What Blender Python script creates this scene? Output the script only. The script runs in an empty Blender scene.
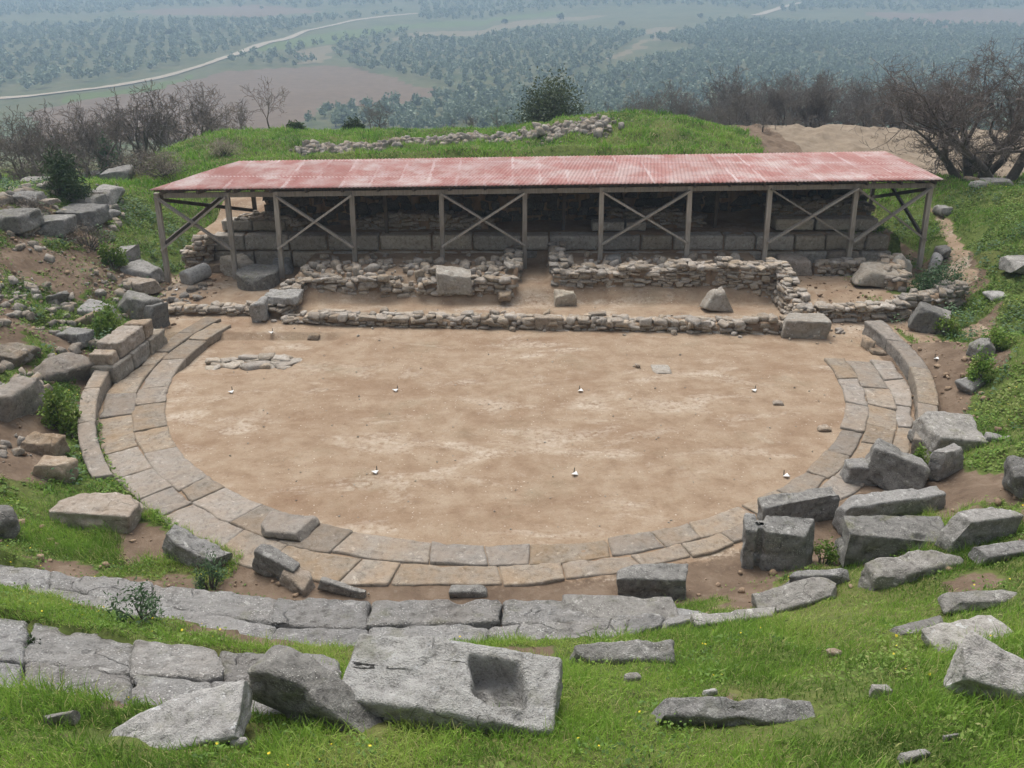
import bpy, math, random
import numpy as np

rng = np.random.default_rng(7)
random.seed(7)
SC = bpy.context.scene
COL = SC.collection

# ------------------------------------------------------------------ camera geometry
CAMZ, F, PITCH = 8.0, 850.0, math.radians(24.0)
cP, sP = math.cos(PITCH), math.sin(PITCH)
CX, CY, RO = -0.16, 19.4, 7.9                      # orchestra centre and radius


def ray(u, v):
    a, b = (u - 512) / F, (384 - v) / F
    return np.array([a, cP + b * sP, b * cP - sP])


def at_z(u, v, z):
    d = ray(u, v)
    t = (z - CAMZ) / d[2]
    return np.array([d[0] * t, d[1] * t, z])


def at_y(u, v, y):
    d = ray(u, v)
    t = y / d[1]
    return np.array([d[0] * t, y, CAMZ + d[2] * t])


def project(x, y, z):
    dz = z - CAMZ
    ax = y * cP - dz * sP
    return 512 + F * x / ax, 384 - F * (y * sP + dz * cP) / ax


# ------------------------------------------------------------------ numpy noise
def _h(ix, iy, iz, s):
    n = (ix.astype(np.int64) * 374761393 + iy.astype(np.int64) * 668265263 + iz.astype(np.int64) * 2147483647 + s * 974711) & 0xFFFFFFFF
    n = ((n ^ (n >> 13)) * 1274126177) & 0xFFFFFFFF
    n = n ^ (n >> 16)
    return (n & 0xFFFFFF) / 8388607.5 - 1.0


def vnoise(p, s=0):
    p = np.asarray(p, float)
    i = np.floor(p)
    f = p - i
    f = f * f * (3 - 2 * f)
    i = i.astype(np.int64)
    x, y, z = i[..., 0], i[..., 1], i[..., 2]
    fx, fy, fz = f[..., 0], f[..., 1], f[..., 2]
    r = 0
    for a in (0, 1):
        for b in (0, 1):
            for c in (0, 1):
                w = (fx if a else 1 - fx) * (fy if b else 1 - fy) * (fz if c else 1 - fz)
                r = r + w * _h(x + a, y + b, z + c, s)
    return r


def fbm(p, o=4, s=0):
    p = np.asarray(p, float)
    r, a = 0, .5
    for k in range(o):
        r = r + a * vnoise(p * 2 ** k + 17.3 * k, s + k)
        a *= .5
    return r


def fbm2(x, y, sc, o=4, s=0):
    return fbm(np.stack([x * sc, y * sc, np.zeros_like(x) + .37], -1), o, s)


def sstep(a, b, x):
    t = np.clip((x - a) / (b - a), 0, 1)
    return t * t * (3 - 2 * t)


def in_poly(x, y, poly):
    r = np.zeros(np.shape(x), bool)
    n = len(poly)
    for i in range(n):
        x0, y0 = poly[i][:2]
        x1, y1 = poly[(i + 1) % n][:2]
        c = ((y0 > y) != (y1 > y)) & (x < (x1 - x0) * (y - y0) / (y1 - y0 + 1e-12) + x0)
        r ^= c
    return r


# ------------------------------------------------------------------ terrain
CARVE = []      # (polygon, top) : ground kept below laid blocks


def terrain(x, y, fine=True):
    x = np.asarray(x, float)
    y = np.asarray(y, float)
    r = np.hypot(x - CX, y - CY)
    dc = r - 9.45 - .9 * np.exp(-((x + 7) ** 2 + (y - 10.5) ** 2) / 9.0)
    dx = np.maximum(-10.3 - x, x - 12.6)
    dy = np.maximum(20.5 - y, y - 31.0)
    dr = np.hypot(np.maximum(dx, 0), np.maximum(dy, 0)) + np.minimum(np.maximum(dx, dy), 0)
    d = np.minimum(dc, dr)
    lum = fbm2(x, y, .55, 4, 3)
    ds = np.maximum(d + .35 * lum * sstep(.4, 2, d), 0)
    z = .53 * (np.sqrt(ds * ds + .04) - .2) + .10 * fbm2(x, y, 1.7, 3, 5) * sstep(.2, 1.2, d)
    steep = sstep(31, 31.6, y) * sstep(-9.5, -7.5, x) * (1 - sstep(12.3, 13, x))
    z = z + steep * 2.2 * sstep(0, .6, d)
    z = z + sstep(.5, 1.4, d) * (y < 26) * (y > 11) * .28 * fbm2(x, y, 1.3, 4, 45)
    # ground at the back of the shelter and mound
    zb = 1.65 + 1.6 * np.exp(-((x - 5.5) / 6) ** 2 - ((y - 42) / 6) ** 2) + .45 * np.exp(-((x + 14) / 5) ** 2 - ((y - 41) / 5) ** 2)
    zb = zb + .9 * np.exp(-((x - 1) / 11) ** 2 - ((y - 32) / 3.0) ** 2) + .3 * lum + .45 * np.exp(-((x - 17) / 5) ** 2 - ((y - 46) / 3) ** 2)
    zb = zb - 2.6 * sstep(-15.0, -20.5, x) * sstep(33, 38, y)
    yy = np.clip(y, 48, 4000)
    zf = np.interp(yy, [48, 60, 110, 180, 260, 330, 465, 670, 900, 1400, 2000], [0, -1.6, -9.5, -19, -25, -25.5, -19, -6.5, 12, 58, 105])
    far = sstep(90, 300, y)
    zf = zf + far * (5.0 * fbm2(x, y, .008, 3, 21) + 9 * sstep(400, 1200, y) * fbm2(x, y, .0022, 3, 25))
    cap = zb + zf + (1 - sstep(np.where(np.abs(x) > 9.5, 20, 23), np.where(np.abs(x) > 9.5, 27.5, 35), y)) * 9 + .9 * sstep(-8, -11, x) * (1 - sstep(27, 34, y)) + .5 * sstep(11, 14, x) * (1 - sstep(28, 36, y))
    k = .5
    h = np.clip(.5 + .5 * (cap - z) / k, 0, 1)
    far_z = cap
    z = cap * (1 - h) + z * h - k * h * (1 - h) * sstep(.2, 2, d)
    z = np.where(y > 47, far_z, z)
    # excavated stage building
    ins = (1 - sstep(-.05, .3, d))
    plat = sstep(-6.6, -6.45, x) * (1 - sstep(7.75, 7.9, x)) * sstep(24.35, 24.5, y)
    gap = sstep(.18, .28, x) * (1 - sstep(1.12, 1.22, x))
    plat = plat * (1 - gap * (1 - sstep(26.8, 27.0, y)))
    tr = sstep(-6.5, -6.2, x) * (1 - sstep(7.6, 7.9, x))
    sk = .22 * sstep(22.6, 24.4, y) - .02 - tr * .16 * sstep(22.2, 22.5, y) * (1 - sstep(23.7, 24.3, y)) + tr * .22 * sstep(23.7, 24.3, y) + .03 * fbm2(x, y, 1.2, 3, 8)
    sk = sk * (1 - plat) + plat * (.68 + .08 * fbm2(x, y, 2.2, 3, 9))
    inn = sstep(27.0, 27.15, y)
    sk = sk * (1 - inn) + inn * (1.2 + .1 * fbm2(x, y, 1.5, 3, 9) + .5 * sstep(29, 30.6, y))
    orc = -.015 + .012 * fbm2(x, y, .8, 3, 11)
    # shallow sunken part at the left of the orchestra floor
    tx = -4.55 + (y - 21.2) * .42
    sunk = (1 - sstep(tx - .06, tx + .06, x)) * sstep(18.3, 19.5, y)
    orc = orc - .16 * sunk * (1 - sstep(21.4, 21.9, y))
    bas = np.where(y > 21.4, np.maximum(sk, orc), orc)
    z = z * (1 - ins) + bas * ins
    for poly, top in CARVE:
        m = in_poly(x, y, poly)
        z = np.where(m, np.minimum(z, top - .05), z)
    return z


TS = np.concatenate([np.linspace(2.5, 60, 300), np.geomspace(60.3, 2600, 420)])


def hit(u, v):
    d = ray(u, v)
    ts = TS
    for it in range(2):
        x, y, z = d[0] * ts, d[1] * ts, CAMZ + d[2] * ts
        g = terrain(x, y)
        below = np.nonzero(z < g)[0]
        if len(below) == 0:
            t = 1900 / d[1]
            return np.array([d[0] * t, d[1] * t, float(terrain(d[0] * t, d[1] * t))])
        i = max(below[0], 1)
        ts = np.linspace(ts[i - 1], ts[i], 24)
    a = z[i - 1] - g[i - 1]
    b = g[i] - z[i]
    ts = np.linspace(d[0], d[0], 1)
    tA, tB = x[i - 1] / d[0] if abs(d[0]) > 1e-6 else y[i - 1] / d[1], x[i] / d[0] if abs(d[0]) > 1e-6 else y[i] / d[1]
    t = tA + (tB - tA) * a / (a + b + 1e-9)
    x, y = d[0] * t, d[1] * t
    return np.array([x, y, float(terrain(x, y))])


def depth(p):
    return p[1] * cP + (CAMZ - p[2]) * sP


# ------------------------------------------------------------------ materials
def new_mat(name):
    m = bpy.data.materials.new(name)
    m.use_nodes = True
    nt = m.node_tree
    return m, nt, nt.nodes['Principled BSDF']


class N:
    def __init__(self, nt):
        self.nt = nt

    def add(self, t, **kw):
        n = self.nt.nodes.new(t)
        for k, v in kw.items():
            if hasattr(n, k):
                setattr(n, k, v)
            else:
                n.inputs[k].default_value = v
        return n

    def link(self, a, b):
        self.nt.links.new(a, b)

    def noise(self, vec, scale, detail=6, rough=.6, dist=0):
        n = self.add('ShaderNodeTexNoise')
        n.inputs['Scale'].default_value = scale
        n.inputs['Detail'].default_value = detail
        n.inputs['Roughness'].default_value = rough
        n.inputs['Distortion'].default_value = dist
        if vec is not None:
            self.link(vec, n.inputs['Vector'])
        return n.outputs['Fac']

    def ramp(self, fac, stops):
        r = self.add('ShaderNodeValToRGB')
        el = r.color_ramp.elements
        while len(el) < len(stops):
            el.new(.5)
        for e, (p, c) in zip(el, stops):
            e.position = p
            e.color = (*c, 1) if len(c) == 3 else c
        self.link(fac, r.inputs['Fac'])
        return r.outputs['Color']

    def rng(self, fac, a, b, c=0., d=1.):
        r = self.add('ShaderNodeMapRange')
        r.clamp = True
        for k, v in zip(('From Min', 'From Max', 'To Min', 'To Max'), (a, b, c, d)):
            r.inputs[k].default_value = v
        self.link(fac, r.inputs['Value'])
        return r.outputs['Result']

    def mix(self, fac, a, b, mode='MIX'):
        m = self.add('ShaderNodeMix', data_type='RGBA', blend_type=mode)
        for sock, v in ((m.inputs[0], fac), (m.inputs[6], a), (m.inputs[7], b)):
            if isinstance(v, (int, float)):
                sock.default_value = v
            elif isinstance(v, tuple):
                sock.default_value = (*v, 1)
            else:
                self.link(v, sock)
        return m.outputs[2]

    def math(self, op, a, b=0.):
        m = self.add('ShaderNodeMath', operation=op)
        for i, v in enumerate((a, b)):
            if isinstance(v, (int, float)):
                m.inputs[i].default_value = v
            else:
                self.link(v, m.inputs[i])
        return m.outputs[0]

    def attr(self, name):
        return self.add('ShaderNodeAttribute', attribute_name=name)

    def bump(self, h, strength, dist, bsdf, normal=None):
        b = self.add('ShaderNodeBump')
        b.inputs['Strength'].default_value = strength
        b.inputs['Distance'].default_value = dist
        self.link(h, b.inputs['Height'])
        self.link(b.outputs['Normal'], bsdf.inputs['Normal'])


def stone_mat(name, dark, light, pale, spots=.5, moss=0., scale=1., rough=.92, bump=1.0, use_rnd=False, earth=0.):
    m, nt, b = new_mat(name)
    n = N(nt)
    tc = n.add('ShaderNodeTexCoord')
    if use_rnd:
        vec = tc.outputs['Object']
        rnd = n.attr('rnd').outputs['Fac']
    else:
        oi = n.add('ShaderNodeObjectInfo')
        rnd = oi.outputs['Random']
        sh = n.add('ShaderNodeVectorMath', operation='ADD')
        n.link(tc.outputs['Object'], sh.inputs[0])
        cmb = n.add('ShaderNodeCombineXYZ')
        n.link(n.math('MULTIPLY', rnd, 37.), cmb.inputs[0])
        n.link(n.math('MULTIPLY', rnd, 91.), cmb.inputs[1])
        n.link(cmb.outputs[0], sh.inputs[1])
        vec = sh.outputs[0]
    n1 = n.noise(vec, 2.2 * scale, 8, .65)
    n2 = n.noise(vec, 11 * scale, 6, .7)
    n3 = n.noise(vec, 55 * scale, 3, .6)
    c = n.ramp(n1, [(.3, dark), (.68, light)])
    c = n.mix(n.rng(n.noise(vec, .9 * scale, 6, .7, .8), .40, .66, 0, .5), c, tuple(x * .62 for x in light))
    c = n.mix(n.rng(n2, .38, .7, 0, .65), c, pale)
    dk = tuple(x * .42 for x in dark)
    c = n.mix(n.rng(n2, .44, .30, 0, .6), c, dk)
    vo = n.add('ShaderNodeTexVoronoi')
    vo.inputs['Scale'].default_value = 38 * scale
    n.link(vec, vo.inputs['Vector'])
    sp = n.rng(vo.outputs['Distance'], .30, .16)
    sp = n.math('MULTIPLY', sp, n.rng(n.noise(vec, 4.5 * scale, 3), .42, .62))
    c = n.mix(n.math('MULTIPLY', sp, spots), c, tuple(min(.75, x * 1.75) for x in pale))
    pit = n.rng(n3, .40, .30)
    c = n.mix(n.math('MULTIPLY', pit, .7), c, dk)
    vc = n.add('ShaderNodeTexVoronoi', feature='DISTANCE_TO_EDGE')
    vc.inputs['Scale'].default_value = 1.5 * scale
    wv_ = n.add('ShaderNodeVectorMath', operation='ADD')
    nz = n.add('ShaderNodeTexNoise')
    nz.inputs['Scale'].default_value = 1.1 * scale
    nz.inputs['Detail'].default_value = 5
    n.link(vec, nz.inputs['Vector'])
    n.link(vec, wv_.inputs[0])
    n.link(nz.outputs['Color'], wv_.inputs[1])
    n.link(wv_.outputs[0], vc.inputs['Vector'])
    crack = n.math('MULTIPLY', n.rng(vc.outputs['Distance'], .014, .002), n.rng(n.noise(vec, 1.1 * scale, 2), .54, .60))
    c = n.mix(n.math('MULTIPLY', crack, .4), c, tuple(x * .45 for x in dark))
    # lichen crusts
    li = n.rng(n.noise(vec, 7 * scale, 5, .7, .4), .60, .66)
    c = n.mix(n.math('MULTIPLY', li, .65), c, tuple(min(.6, x * 1.35) for x in pale))
    ge = n.add('ShaderNodeNewGeometry')
    sx = n.add('ShaderNodeSeparateXYZ')
    n.link(ge.outputs['Normal'], sx.inputs[0])
    if moss:
        mm = n.math('MULTIPLY', n.rng(n.noise(vec, 3.1 * scale, 5, .7), .55, .68), n.rng(sx.outputs['Z'], -.1, .7))
        c = n.mix(n.math('MULTIPLY', mm, moss), c, (.115, .12, .035))
    if earth:
        em = n.math('MULTIPLY', n.rng(n.noise(vec, 1.6 * scale, 5, .7), .40, .62), n.rng(sx.outputs['Z'], .2, .8))
        c = n.mix(n.math('MULTIPLY', em, earth), c, (.27, .19, .12))
    hs = n.add('ShaderNodeHueSaturation')
    n.link(n.rng(rnd, 0, 1, .78, 1.18), hs.inputs['Value'])
    n.link(n.rng(n.math('FRACT', n.math('MULTIPLY', rnd, 7.3)), 0, 1, .7, 1.25), hs.inputs['Saturation'])
    n.link(c, hs.inputs['Color'])
    n.link(hs.outputs[0], b.inputs['Base Color'])
    b.inputs['Roughness'].default_value = rough
    b.inputs['Specular IOR Level'].default_value = .2
    h = n.math('ADD', n.math('MULTIPLY', n2, .9), n.math('MULTIPLY', n3, .45))
    h = n.math('ADD', h, n.math('MULTIPLY', sp, .12))
    h = n.math('SUBTRACT', h, n.math('MULTIPLY', crack, .3))
    n.bump(h, 1.0 * bump, .04 / scale, b)
    return m


M_GREY = stone_mat('grey_conglomerate', (.15, .14, .13), (.27, .255, .235), (.37, .36, .335), .8, .25)
M_SEAT = stone_mat('pebbly_seat_stone', (.19, .183, .173), (.30, .292, .278), (.41, .40, .385), 1.0, .3, .6, bump=1.6, earth=.08)
M_CRUST = stone_mat('white_crusted_limestone', (.27, .26, .24), (.48, .47, .45), (.66, .65, .62), .3, .3, .9, bump=1.5)
M_PALE = stone_mat('pale_tan_stone', (.29, .255, .215), (.41, .375, .325), (.50, .47, .42), .2, .05, earth=.25)
M_CURB = stone_mat('brown_grey_stone', (.15, .128, .105), (.235, .205, .172), (.31, .28, .24), .3, .2, earth=.4)
M_DARK = stone_mat('dark_weathered_stone', (.105, .10, .092), (.21, .20, .185), (.31, .30, .275), .7, .5)
M_LIGHT = stone_mat('pale_lichened_limestone', (.22, .205, .19), (.36, .345, .32), (.50, .48, .45), .3, .25)
M_TAN = stone_mat('tan_stone', (.21, .165, .125), (.33, .275, .22), (.43, .38, .32), .3, .1, earth=.5)
M_SLAB = stone_mat('paving_stone', (.172, .146, .118), (.255, .22, .183), (.33, .295, .25), .3, .05, 1.0, bump=.6, earth=.45)
M_RUBBLE = stone_mat('rubble_masonry', (.235, .195, .155), (.385, .335, .28), (.50, .46, .40), .2, .05, 2.0, use_rnd=True, earth=.5)
M_RUBBLE_GREY = stone_mat('grey_rubble_masonry', (.175, .155, .132), (.29, .262, .225), (.40, .37, .325), .2, .1, 2.0, use_rnd=True, earth=.45)
M_PALE_RUBBLE = stone_mat('pale_rubble_masonry', (.27, .23, .18), (.41, .36, .30), (.50, .46, .40), .2, .0, 2.0, use_rnd=True, earth=.4)
M_ASHLAR = stone_mat('ashlar_block', (.25, .222, .185), (.39, .352, .297), (.49, .45, .39), .4, .1, earth=.3)


def earth_mat():
    m, nt, b = new_mat('packed_earth')
    n = N(nt)
    ge = n.add('ShaderNodeNewGeometry')
    v = ge.outputs['Position']
    c = n.ramp(n.noise(v, 2.5, 8, .65), [(.3, (.19, .125, .08)), (.7, (.33, .24, .16))])
    n.link(c, b.inputs['Base Color'])
    b.inputs['Roughness'].default_value = 1
    n.bump(n.noise(v, 22, 6, .7), .7, .03, b)
    return m


M_EARTH = earth_mat()
M_RUBBLE_SHADED = stone_mat('shaded_rubble_masonry', (.055, .05, .045), (.12, .11, .098), (.19, .178, .16), .1, .1, 2.0, use_rnd=True, earth=.2)  # rubble colour darkened to carry the shade at the back of the shelter


def ground_mat():
    m, nt, b = new_mat('theatre_ground')
    n = N(nt)
    ge = n.add('ShaderNodeNewGeometry')
    v = ge.outputs['Position']
    a = n.attr('cover')                       # R grass, G trodden pale earth, B dry tan spoil
    sp = n.add('ShaderNodeSeparateColor')
    n.link(a.outputs['Color'], sp.inputs[0])
    big = n.noise(v, .33, 6, .62, .5)
    mid = n.noise(v, 1.9, 8, .68)
    fin = n.noise(v, 9, 6, .7)
    grain = n.noise(v, 46, 3, .7)
    # trodden earth of the orchestra: tan with rusty and pale worn patches
    tan = n.ramp(mid, [(.28, (.208, .140, .092)), (.5, (.288, .213, .147)), (.72, (.348, .276, .202))])
    mp = n.add('ShaderNodeMapping')
    mp.inputs['Scale'].default_value = (.38, .75, 1)
    n.link(v, mp.inputs['Vector'])
    rust = n.noise(mp.outputs[0], 1.0, 6, .65, .6)
    tan = n.mix(n.rng(rust, .49, .66, 0, .55), tan, (.19, .117, .072))
    mp2 = n.add('ShaderNodeMapping')
    mp2.inputs['Scale'].default_value = (.36, .8, 1)
    mp2.inputs['Location'].default_value = (3.1, 8.7, 0)
    n.link(v, mp2.inputs['Vector'])
    pal = n.noise(mp2.outputs[0], 1.0, 7, .68, .5)
    palf = n.math('MULTIPLY', n.rng(pal, .53, .64), n.rng(fin, .38, .58))
    tan = n.mix(n.math('MULTIPLY', palf, .75), tan, (.47, .41, .335))
    tan = n.mix(n.rng(n.noise(v, .6, 6, .7, .3), .56, .70, 0, .45), tan, (.20, .165, .11))
    tan = n.mix(n.rng(fin, .42, .28, 0, .55), tan, (.165, .105, .066))
    tan = n.mix(n.rng(grain, .62, .72, 0, .45), tan, (.55, .48, .40))
    tan = n.mix(n.rng(grain, .40, .28, 0, .65), tan, (.14, .095, .065))
    gv = n.add('ShaderNodeTexVoronoi')
    gv.inputs['Scale'].default_value = 17
    n.link(v, gv.inputs['Vector'])
    gsep = n.add('ShaderNodeSeparateColor')
    n.link(gv.outputs['Color'], gsep.inputs[0])
    grit = n.math('MULTIPLY', n.rng(gv.outputs['Distance'], .30, .18), n.rng(gsep.outputs[0], .70, .74))
    grit = n.math('MULTIPLY', grit, n.rng(n.noise(v, .8, 4), .40, .6, .15, 1))
    tan = n.mix(n.math('MULTIPLY', grit, .7), tan, n.ramp(gsep.outputs[1], [(.2, (.16, .12, .09)), (.6, (.42, .36, .29)), (.9, (.60, .55, .48))]))
    # red brown soil of the slopes
    soil = n.ramp(mid, [(.28, (.095, .066, .047)), (.52, (.155, .112, .079)), (.75, (.225, .172, .128))])
    soil = n.mix(n.rng(fin, .56, .70, 0, .55), soil, (.24, .20, .155))
    soil = n.mix(n.rng(fin, .42, .30, 0, .6), soil, (.085, .06, .042))
    # short turf
    turf = n.ramp(fin, [(.28, (.045, .052, .018)), (.5, (.085, .115, .03)), (.75, (.14, .165, .05))])
    turf = n.mix(n.rng(big, .5, .66, 0, .5), turf, (.15, .135, .055))
    spoil = n.ramp(mid, [(.3, (.18, .14, .10)), (.7, (.27, .22, .165))])
    spoil = n.mix(n.rng(fin, .55, .7, 0, .5), spoil, (.20, .15, .10))
    e = n.math('ADD', sp.outputs[1], n.rng(fin, .3, .7, -.3, .3))
    c = n.mix(n.rng(e, .35, .65), soil, tan)
    e = n.math('ADD', sp.outputs[2], n.rng(fin, .3, .7, -.3, .3))
    c = n.mix(n.rng(e, .35, .65), c, spoil)
    e = n.math('ADD', sp.outputs[0], n.rng(fin, .3, .7, -.35, .35))
    c = n.mix(n.rng(e, .35, .65), c, turf)
    n.link(c, b.inputs['Base Color'])
    b.inputs['Roughness'].default_value = 1
    b.inputs['Specular IOR Level'].default_value = .1
    h = n.math('ADD', n.math('MULTIPLY', fin, 1.), n.math('MULTIPLY', grain, .35))
    n.bump(h, .8, .035, b)
    return m


def valley_mat():
    m, nt, b = new_mat('valley_fields')
    n = N(nt)
    ge = n.add('ShaderNodeNewGeometry')
    v = ge.outputs['Position']
    a = n.attr('cover')                       # R ploughed, G pasture, B dry straw
    sp = n.add('ShaderNodeSeparateColor')
    n.link(a.outputs['Color'], sp.inputs[0])
    mid = n.noise(v, .035, 6, .65)
    fin = n.noise(v, .22, 6, .7)
    base = n.ramp(mid, [(.3, (.05, .07, .032)), (.55, (.095, .095, .05)), (.75, (.055, .085, .034))])
    base = n.mix(n.rng(fin, .45, .7, 0, .5), base, (.145, .13, .075))
    pl = n.ramp(fin, [(.3, (.115, .08, .055)), (.7, (.165, .118, .082))])
    wv = n.add('ShaderNodeTexWave')
    wv.inputs['Scale'].default_value = .35
    wv.inputs['Distortion'].default_value = 3
    n.link(v, wv.inputs['Vector'])
    pl = n.mix(n.rng(wv.outputs['Fac'], 0, 1, 0, .18), pl, (.085, .062, .046))
    gr = n.ramp(fin, [(.3, (.07, .095, .032)), (.7, (.105, .13, .045))])
    st = n.ramp(fin, [(.3, (.135, .112, .07)), (.7, (.185, .152, .10))])
    c = n.mix(n.rng(n.math('ADD', sp.outputs[0], n.rng(fin, .3, .7, -.2, .2)), .4, .6), base, pl)
    c = n.mix(n.rng(n.math('ADD', sp.outputs[1], n.rng(fin, .3, .7, -.2, .2)), .4, .6), c, gr)
    c = n.mix(n.rng(n.math('ADD', sp.outputs[2], n.rng(fin, .3, .7, -.3, .3)), .4, .6), c, st)
    n.link(c, b.inputs['Base Color'])
    b.inputs['Roughness'].default_value = 1
    b.inputs['Specular IOR Level'].default_value = .05
    return m


def leaf_mat(name, cols, tl=.25, rough=.6):
    m, nt, b = new_mat(name)
    n = N(nt)
    a = n.attr('rnd').outputs['Fac']
    k = len(cols)
    c = n.ramp(a, [(i / (k - 1), cc) for i, cc in enumerate(cols)])
    oi = n.add('ShaderNodeObjectInfo')
    hs = n.add('ShaderNodeHueSaturation')
    n.link(n.rng(oi.outputs['Random'], 0, 1, .8, 1.2), hs.inputs['Value'])
    n.link(c, hs.inputs['Color'])
    c = hs.outputs[0]
    n.link(c, b.inputs['Base Color'])
    b.inputs['Roughness'].default_value = rough
    b.inputs['Specular IOR Level'].default_value = .25
    if tl:
        out = nt.nodes['Material Output']
        tr = n.add('ShaderNodeBsdfTranslucent')
        n.link(c, tr.inputs['Color'])
        mx = n.add('ShaderNodeMixShader')
        mx.inputs[0].default_value = tl
        n.link(b.outputs[0], mx.inputs[1])
        n.link(tr.outputs[0], mx.inputs[2])
        n.link(mx.outputs[0], out.inputs['Surface'])
    return m


M_GRASS = leaf_mat('grass_blade', [(.08, .145, .022), (.16, .285, .042), (.24, .385, .058), (.32, .43, .09), (.50, .44, .22)], .35)
M_MEADOW = leaf_mat('meadow_grass', [(.06, .13, .02), (.115, .24, .032), (.18, .34, .044), (.25, .36, .07), (.42, .37, .21)], .3)
M_WEED = leaf_mat('weed_leaf', [(.06, .115, .022), (.11, .20, .034), (.17, .275, .046), (.21, .28, .065), (.28, .29, .11)], .3)
M_SAGE = leaf_mat('grey_green_leaf', [(.04, .085, .035), (.07, .125, .055), (.11, .165, .085)], .2)
M_FLOWER = leaf_mat('yellow_petal', [(.6, .45, .02), (.75, .6, .05)], .2)
M_OLIVE = leaf_mat('olive_leaf', [(.08, .115, .065), (.14, .18, .108), (.215, .255, .17)], .15)
M_EVER = leaf_mat('evergreen_leaf', [(.03, .05, .02), (.055, .085, .03), (.085, .115, .045)], .15)
M_OLIVEBUSH = leaf_mat('grey_olive_bush_leaf', [(.045, .065, .03), (.085, .11, .05), (.14, .165, .085)], .15)
M_PINE = leaf_mat('dark_needle', [(.022, .045, .016), (.04, .07, .025), (.07, .10, .04)], .1)
M_SCRUB = leaf_mat('dry_scrub', [(.10, .078, .06), (.16, .13, .10), (.23, .20, .16)], .1)
M_DRYGREY = leaf_mat('dry_seed_head', [(.20, .17, .12), (.30, .26, .19), (.40, .36, .28)], .2)


def bark_mat(name, a, c):
    m, nt, b = new_mat(name)
    n = N(nt)
    tc = n.add('ShaderNodeTexCoord')
    n.link(n.ramp(n.noise(tc.outputs['Object'], 9, 6, .7), [(.3, a), (.7, c)]), b.inputs['Base Color'])
    b.inputs['Roughness'].default_value = .95
    return m


M_BARK = bark_mat('grey_bark', (.05, .042, .036), (.12, .105, .09))
M_TWIG = bark_mat('brown_twig', (.10, .08, .068), (.18, .148, .128))
M_TWIG2 = bark_mat('reddish_twig', (.105, .092, .08), (.185, .165, .143))


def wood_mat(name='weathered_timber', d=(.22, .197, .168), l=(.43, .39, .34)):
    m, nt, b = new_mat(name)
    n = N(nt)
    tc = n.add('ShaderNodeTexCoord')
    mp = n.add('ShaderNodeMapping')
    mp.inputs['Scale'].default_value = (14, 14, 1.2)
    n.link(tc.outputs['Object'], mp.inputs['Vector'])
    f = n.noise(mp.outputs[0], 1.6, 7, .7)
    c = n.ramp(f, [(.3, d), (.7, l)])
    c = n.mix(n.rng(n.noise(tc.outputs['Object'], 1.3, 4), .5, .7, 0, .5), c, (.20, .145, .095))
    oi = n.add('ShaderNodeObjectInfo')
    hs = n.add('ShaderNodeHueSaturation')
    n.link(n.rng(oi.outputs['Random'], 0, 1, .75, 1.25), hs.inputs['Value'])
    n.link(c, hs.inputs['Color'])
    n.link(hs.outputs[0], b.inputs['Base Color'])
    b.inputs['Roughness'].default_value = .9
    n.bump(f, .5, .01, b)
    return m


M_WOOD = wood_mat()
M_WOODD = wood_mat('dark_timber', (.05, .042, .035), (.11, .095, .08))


def roof_mat():
    m, nt, b = new_mat('faded_red_roofing')
    n = N(nt)
    tc = n.add('ShaderNodeTexCoord')
    v = tc.outputs['Object']
    mp = n.add('ShaderNodeMapping')
    mp.inputs['Scale'].default_value = (2.6, .38, 1)
    n.link(v, mp.inputs['Vector'])
    st = n.noise(mp.outputs[0], 1., 8, .7)
    blotch = n.noise(v, .75, 7, .68)
    fin = n.noise(v, 16, 5, .7)
    c = n.ramp(st, [(.3, (.235, .082, .070)), (.52, (.30, .135, .118)), (.75, (.36, .235, .215))])
    c = n.mix(n.rng(blotch, .44, .62, 0, .85), c, (.42, .355, .335))
    # sheet laps: each sheet 0.86 m wide, two sheets in the slope
    sx = n.add('ShaderNodeSeparateXYZ')
    n.link(v, sx.inputs[0])
    fr = n.math('FRACT', n.math('DIVIDE', sx.outputs[0], .86))
    wid = n.rng(n.noise(v, 1.1, 4), .35, .7, .01, .16)
    edge = n.math('LESS_THAN', fr, wid)
    em = n.math('MULTIPLY', edge, n.rng(n.noise(v, .55, 5, .7), .42, .6, .0, .6))
    c = n.mix(em, c, (.52, .45, .44))
    cell = n.add('ShaderNodeTexWhiteNoise', noise_dimensions='2D')
    cmb = n.add('ShaderNodeCombineXYZ')
    n.link(n.math('FLOOR', n.math('DIVIDE', sx.outputs[0], .86)), cmb.inputs[0])
    n.link(n.math('FLOOR', n.math('DIVIDE', sx.outputs[1], 2.05)), cmb.inputs[1])
    n.link(cmb.outputs[0], cell.inputs['Vector'])
    c = n.mix(n.rng(cell.outputs[0], 0, 1, 0, .4), c, (.22, .085, .07))
    c = n.mix(n.rng(n.noise(v, 2.2, 6, .75), .56, .7, 0, .6), c, (.19, .095, .065))
    c = n.mix(n.rng(fin, .56, .70, 0, .6), c, (.17, .08, .06))
    lap = n.math('LESS_THAN', n.math('ABSOLUTE', n.math('SUBTRACT', n.math('FRACT', n.math('DIVIDE', sx.outputs[1], 2.05)), .5)), .012)
    c = n.mix(n.math('MULTIPLY', lap, .6), c, (.48, .38, .37))
    n.link(c, b.inputs['Base Color'])
    b.inputs['Roughness'].default_value = .7
    b.inputs['Specular IOR Level'].default_value = .3
    return m


M_ROOF = roof_mat()


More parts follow.
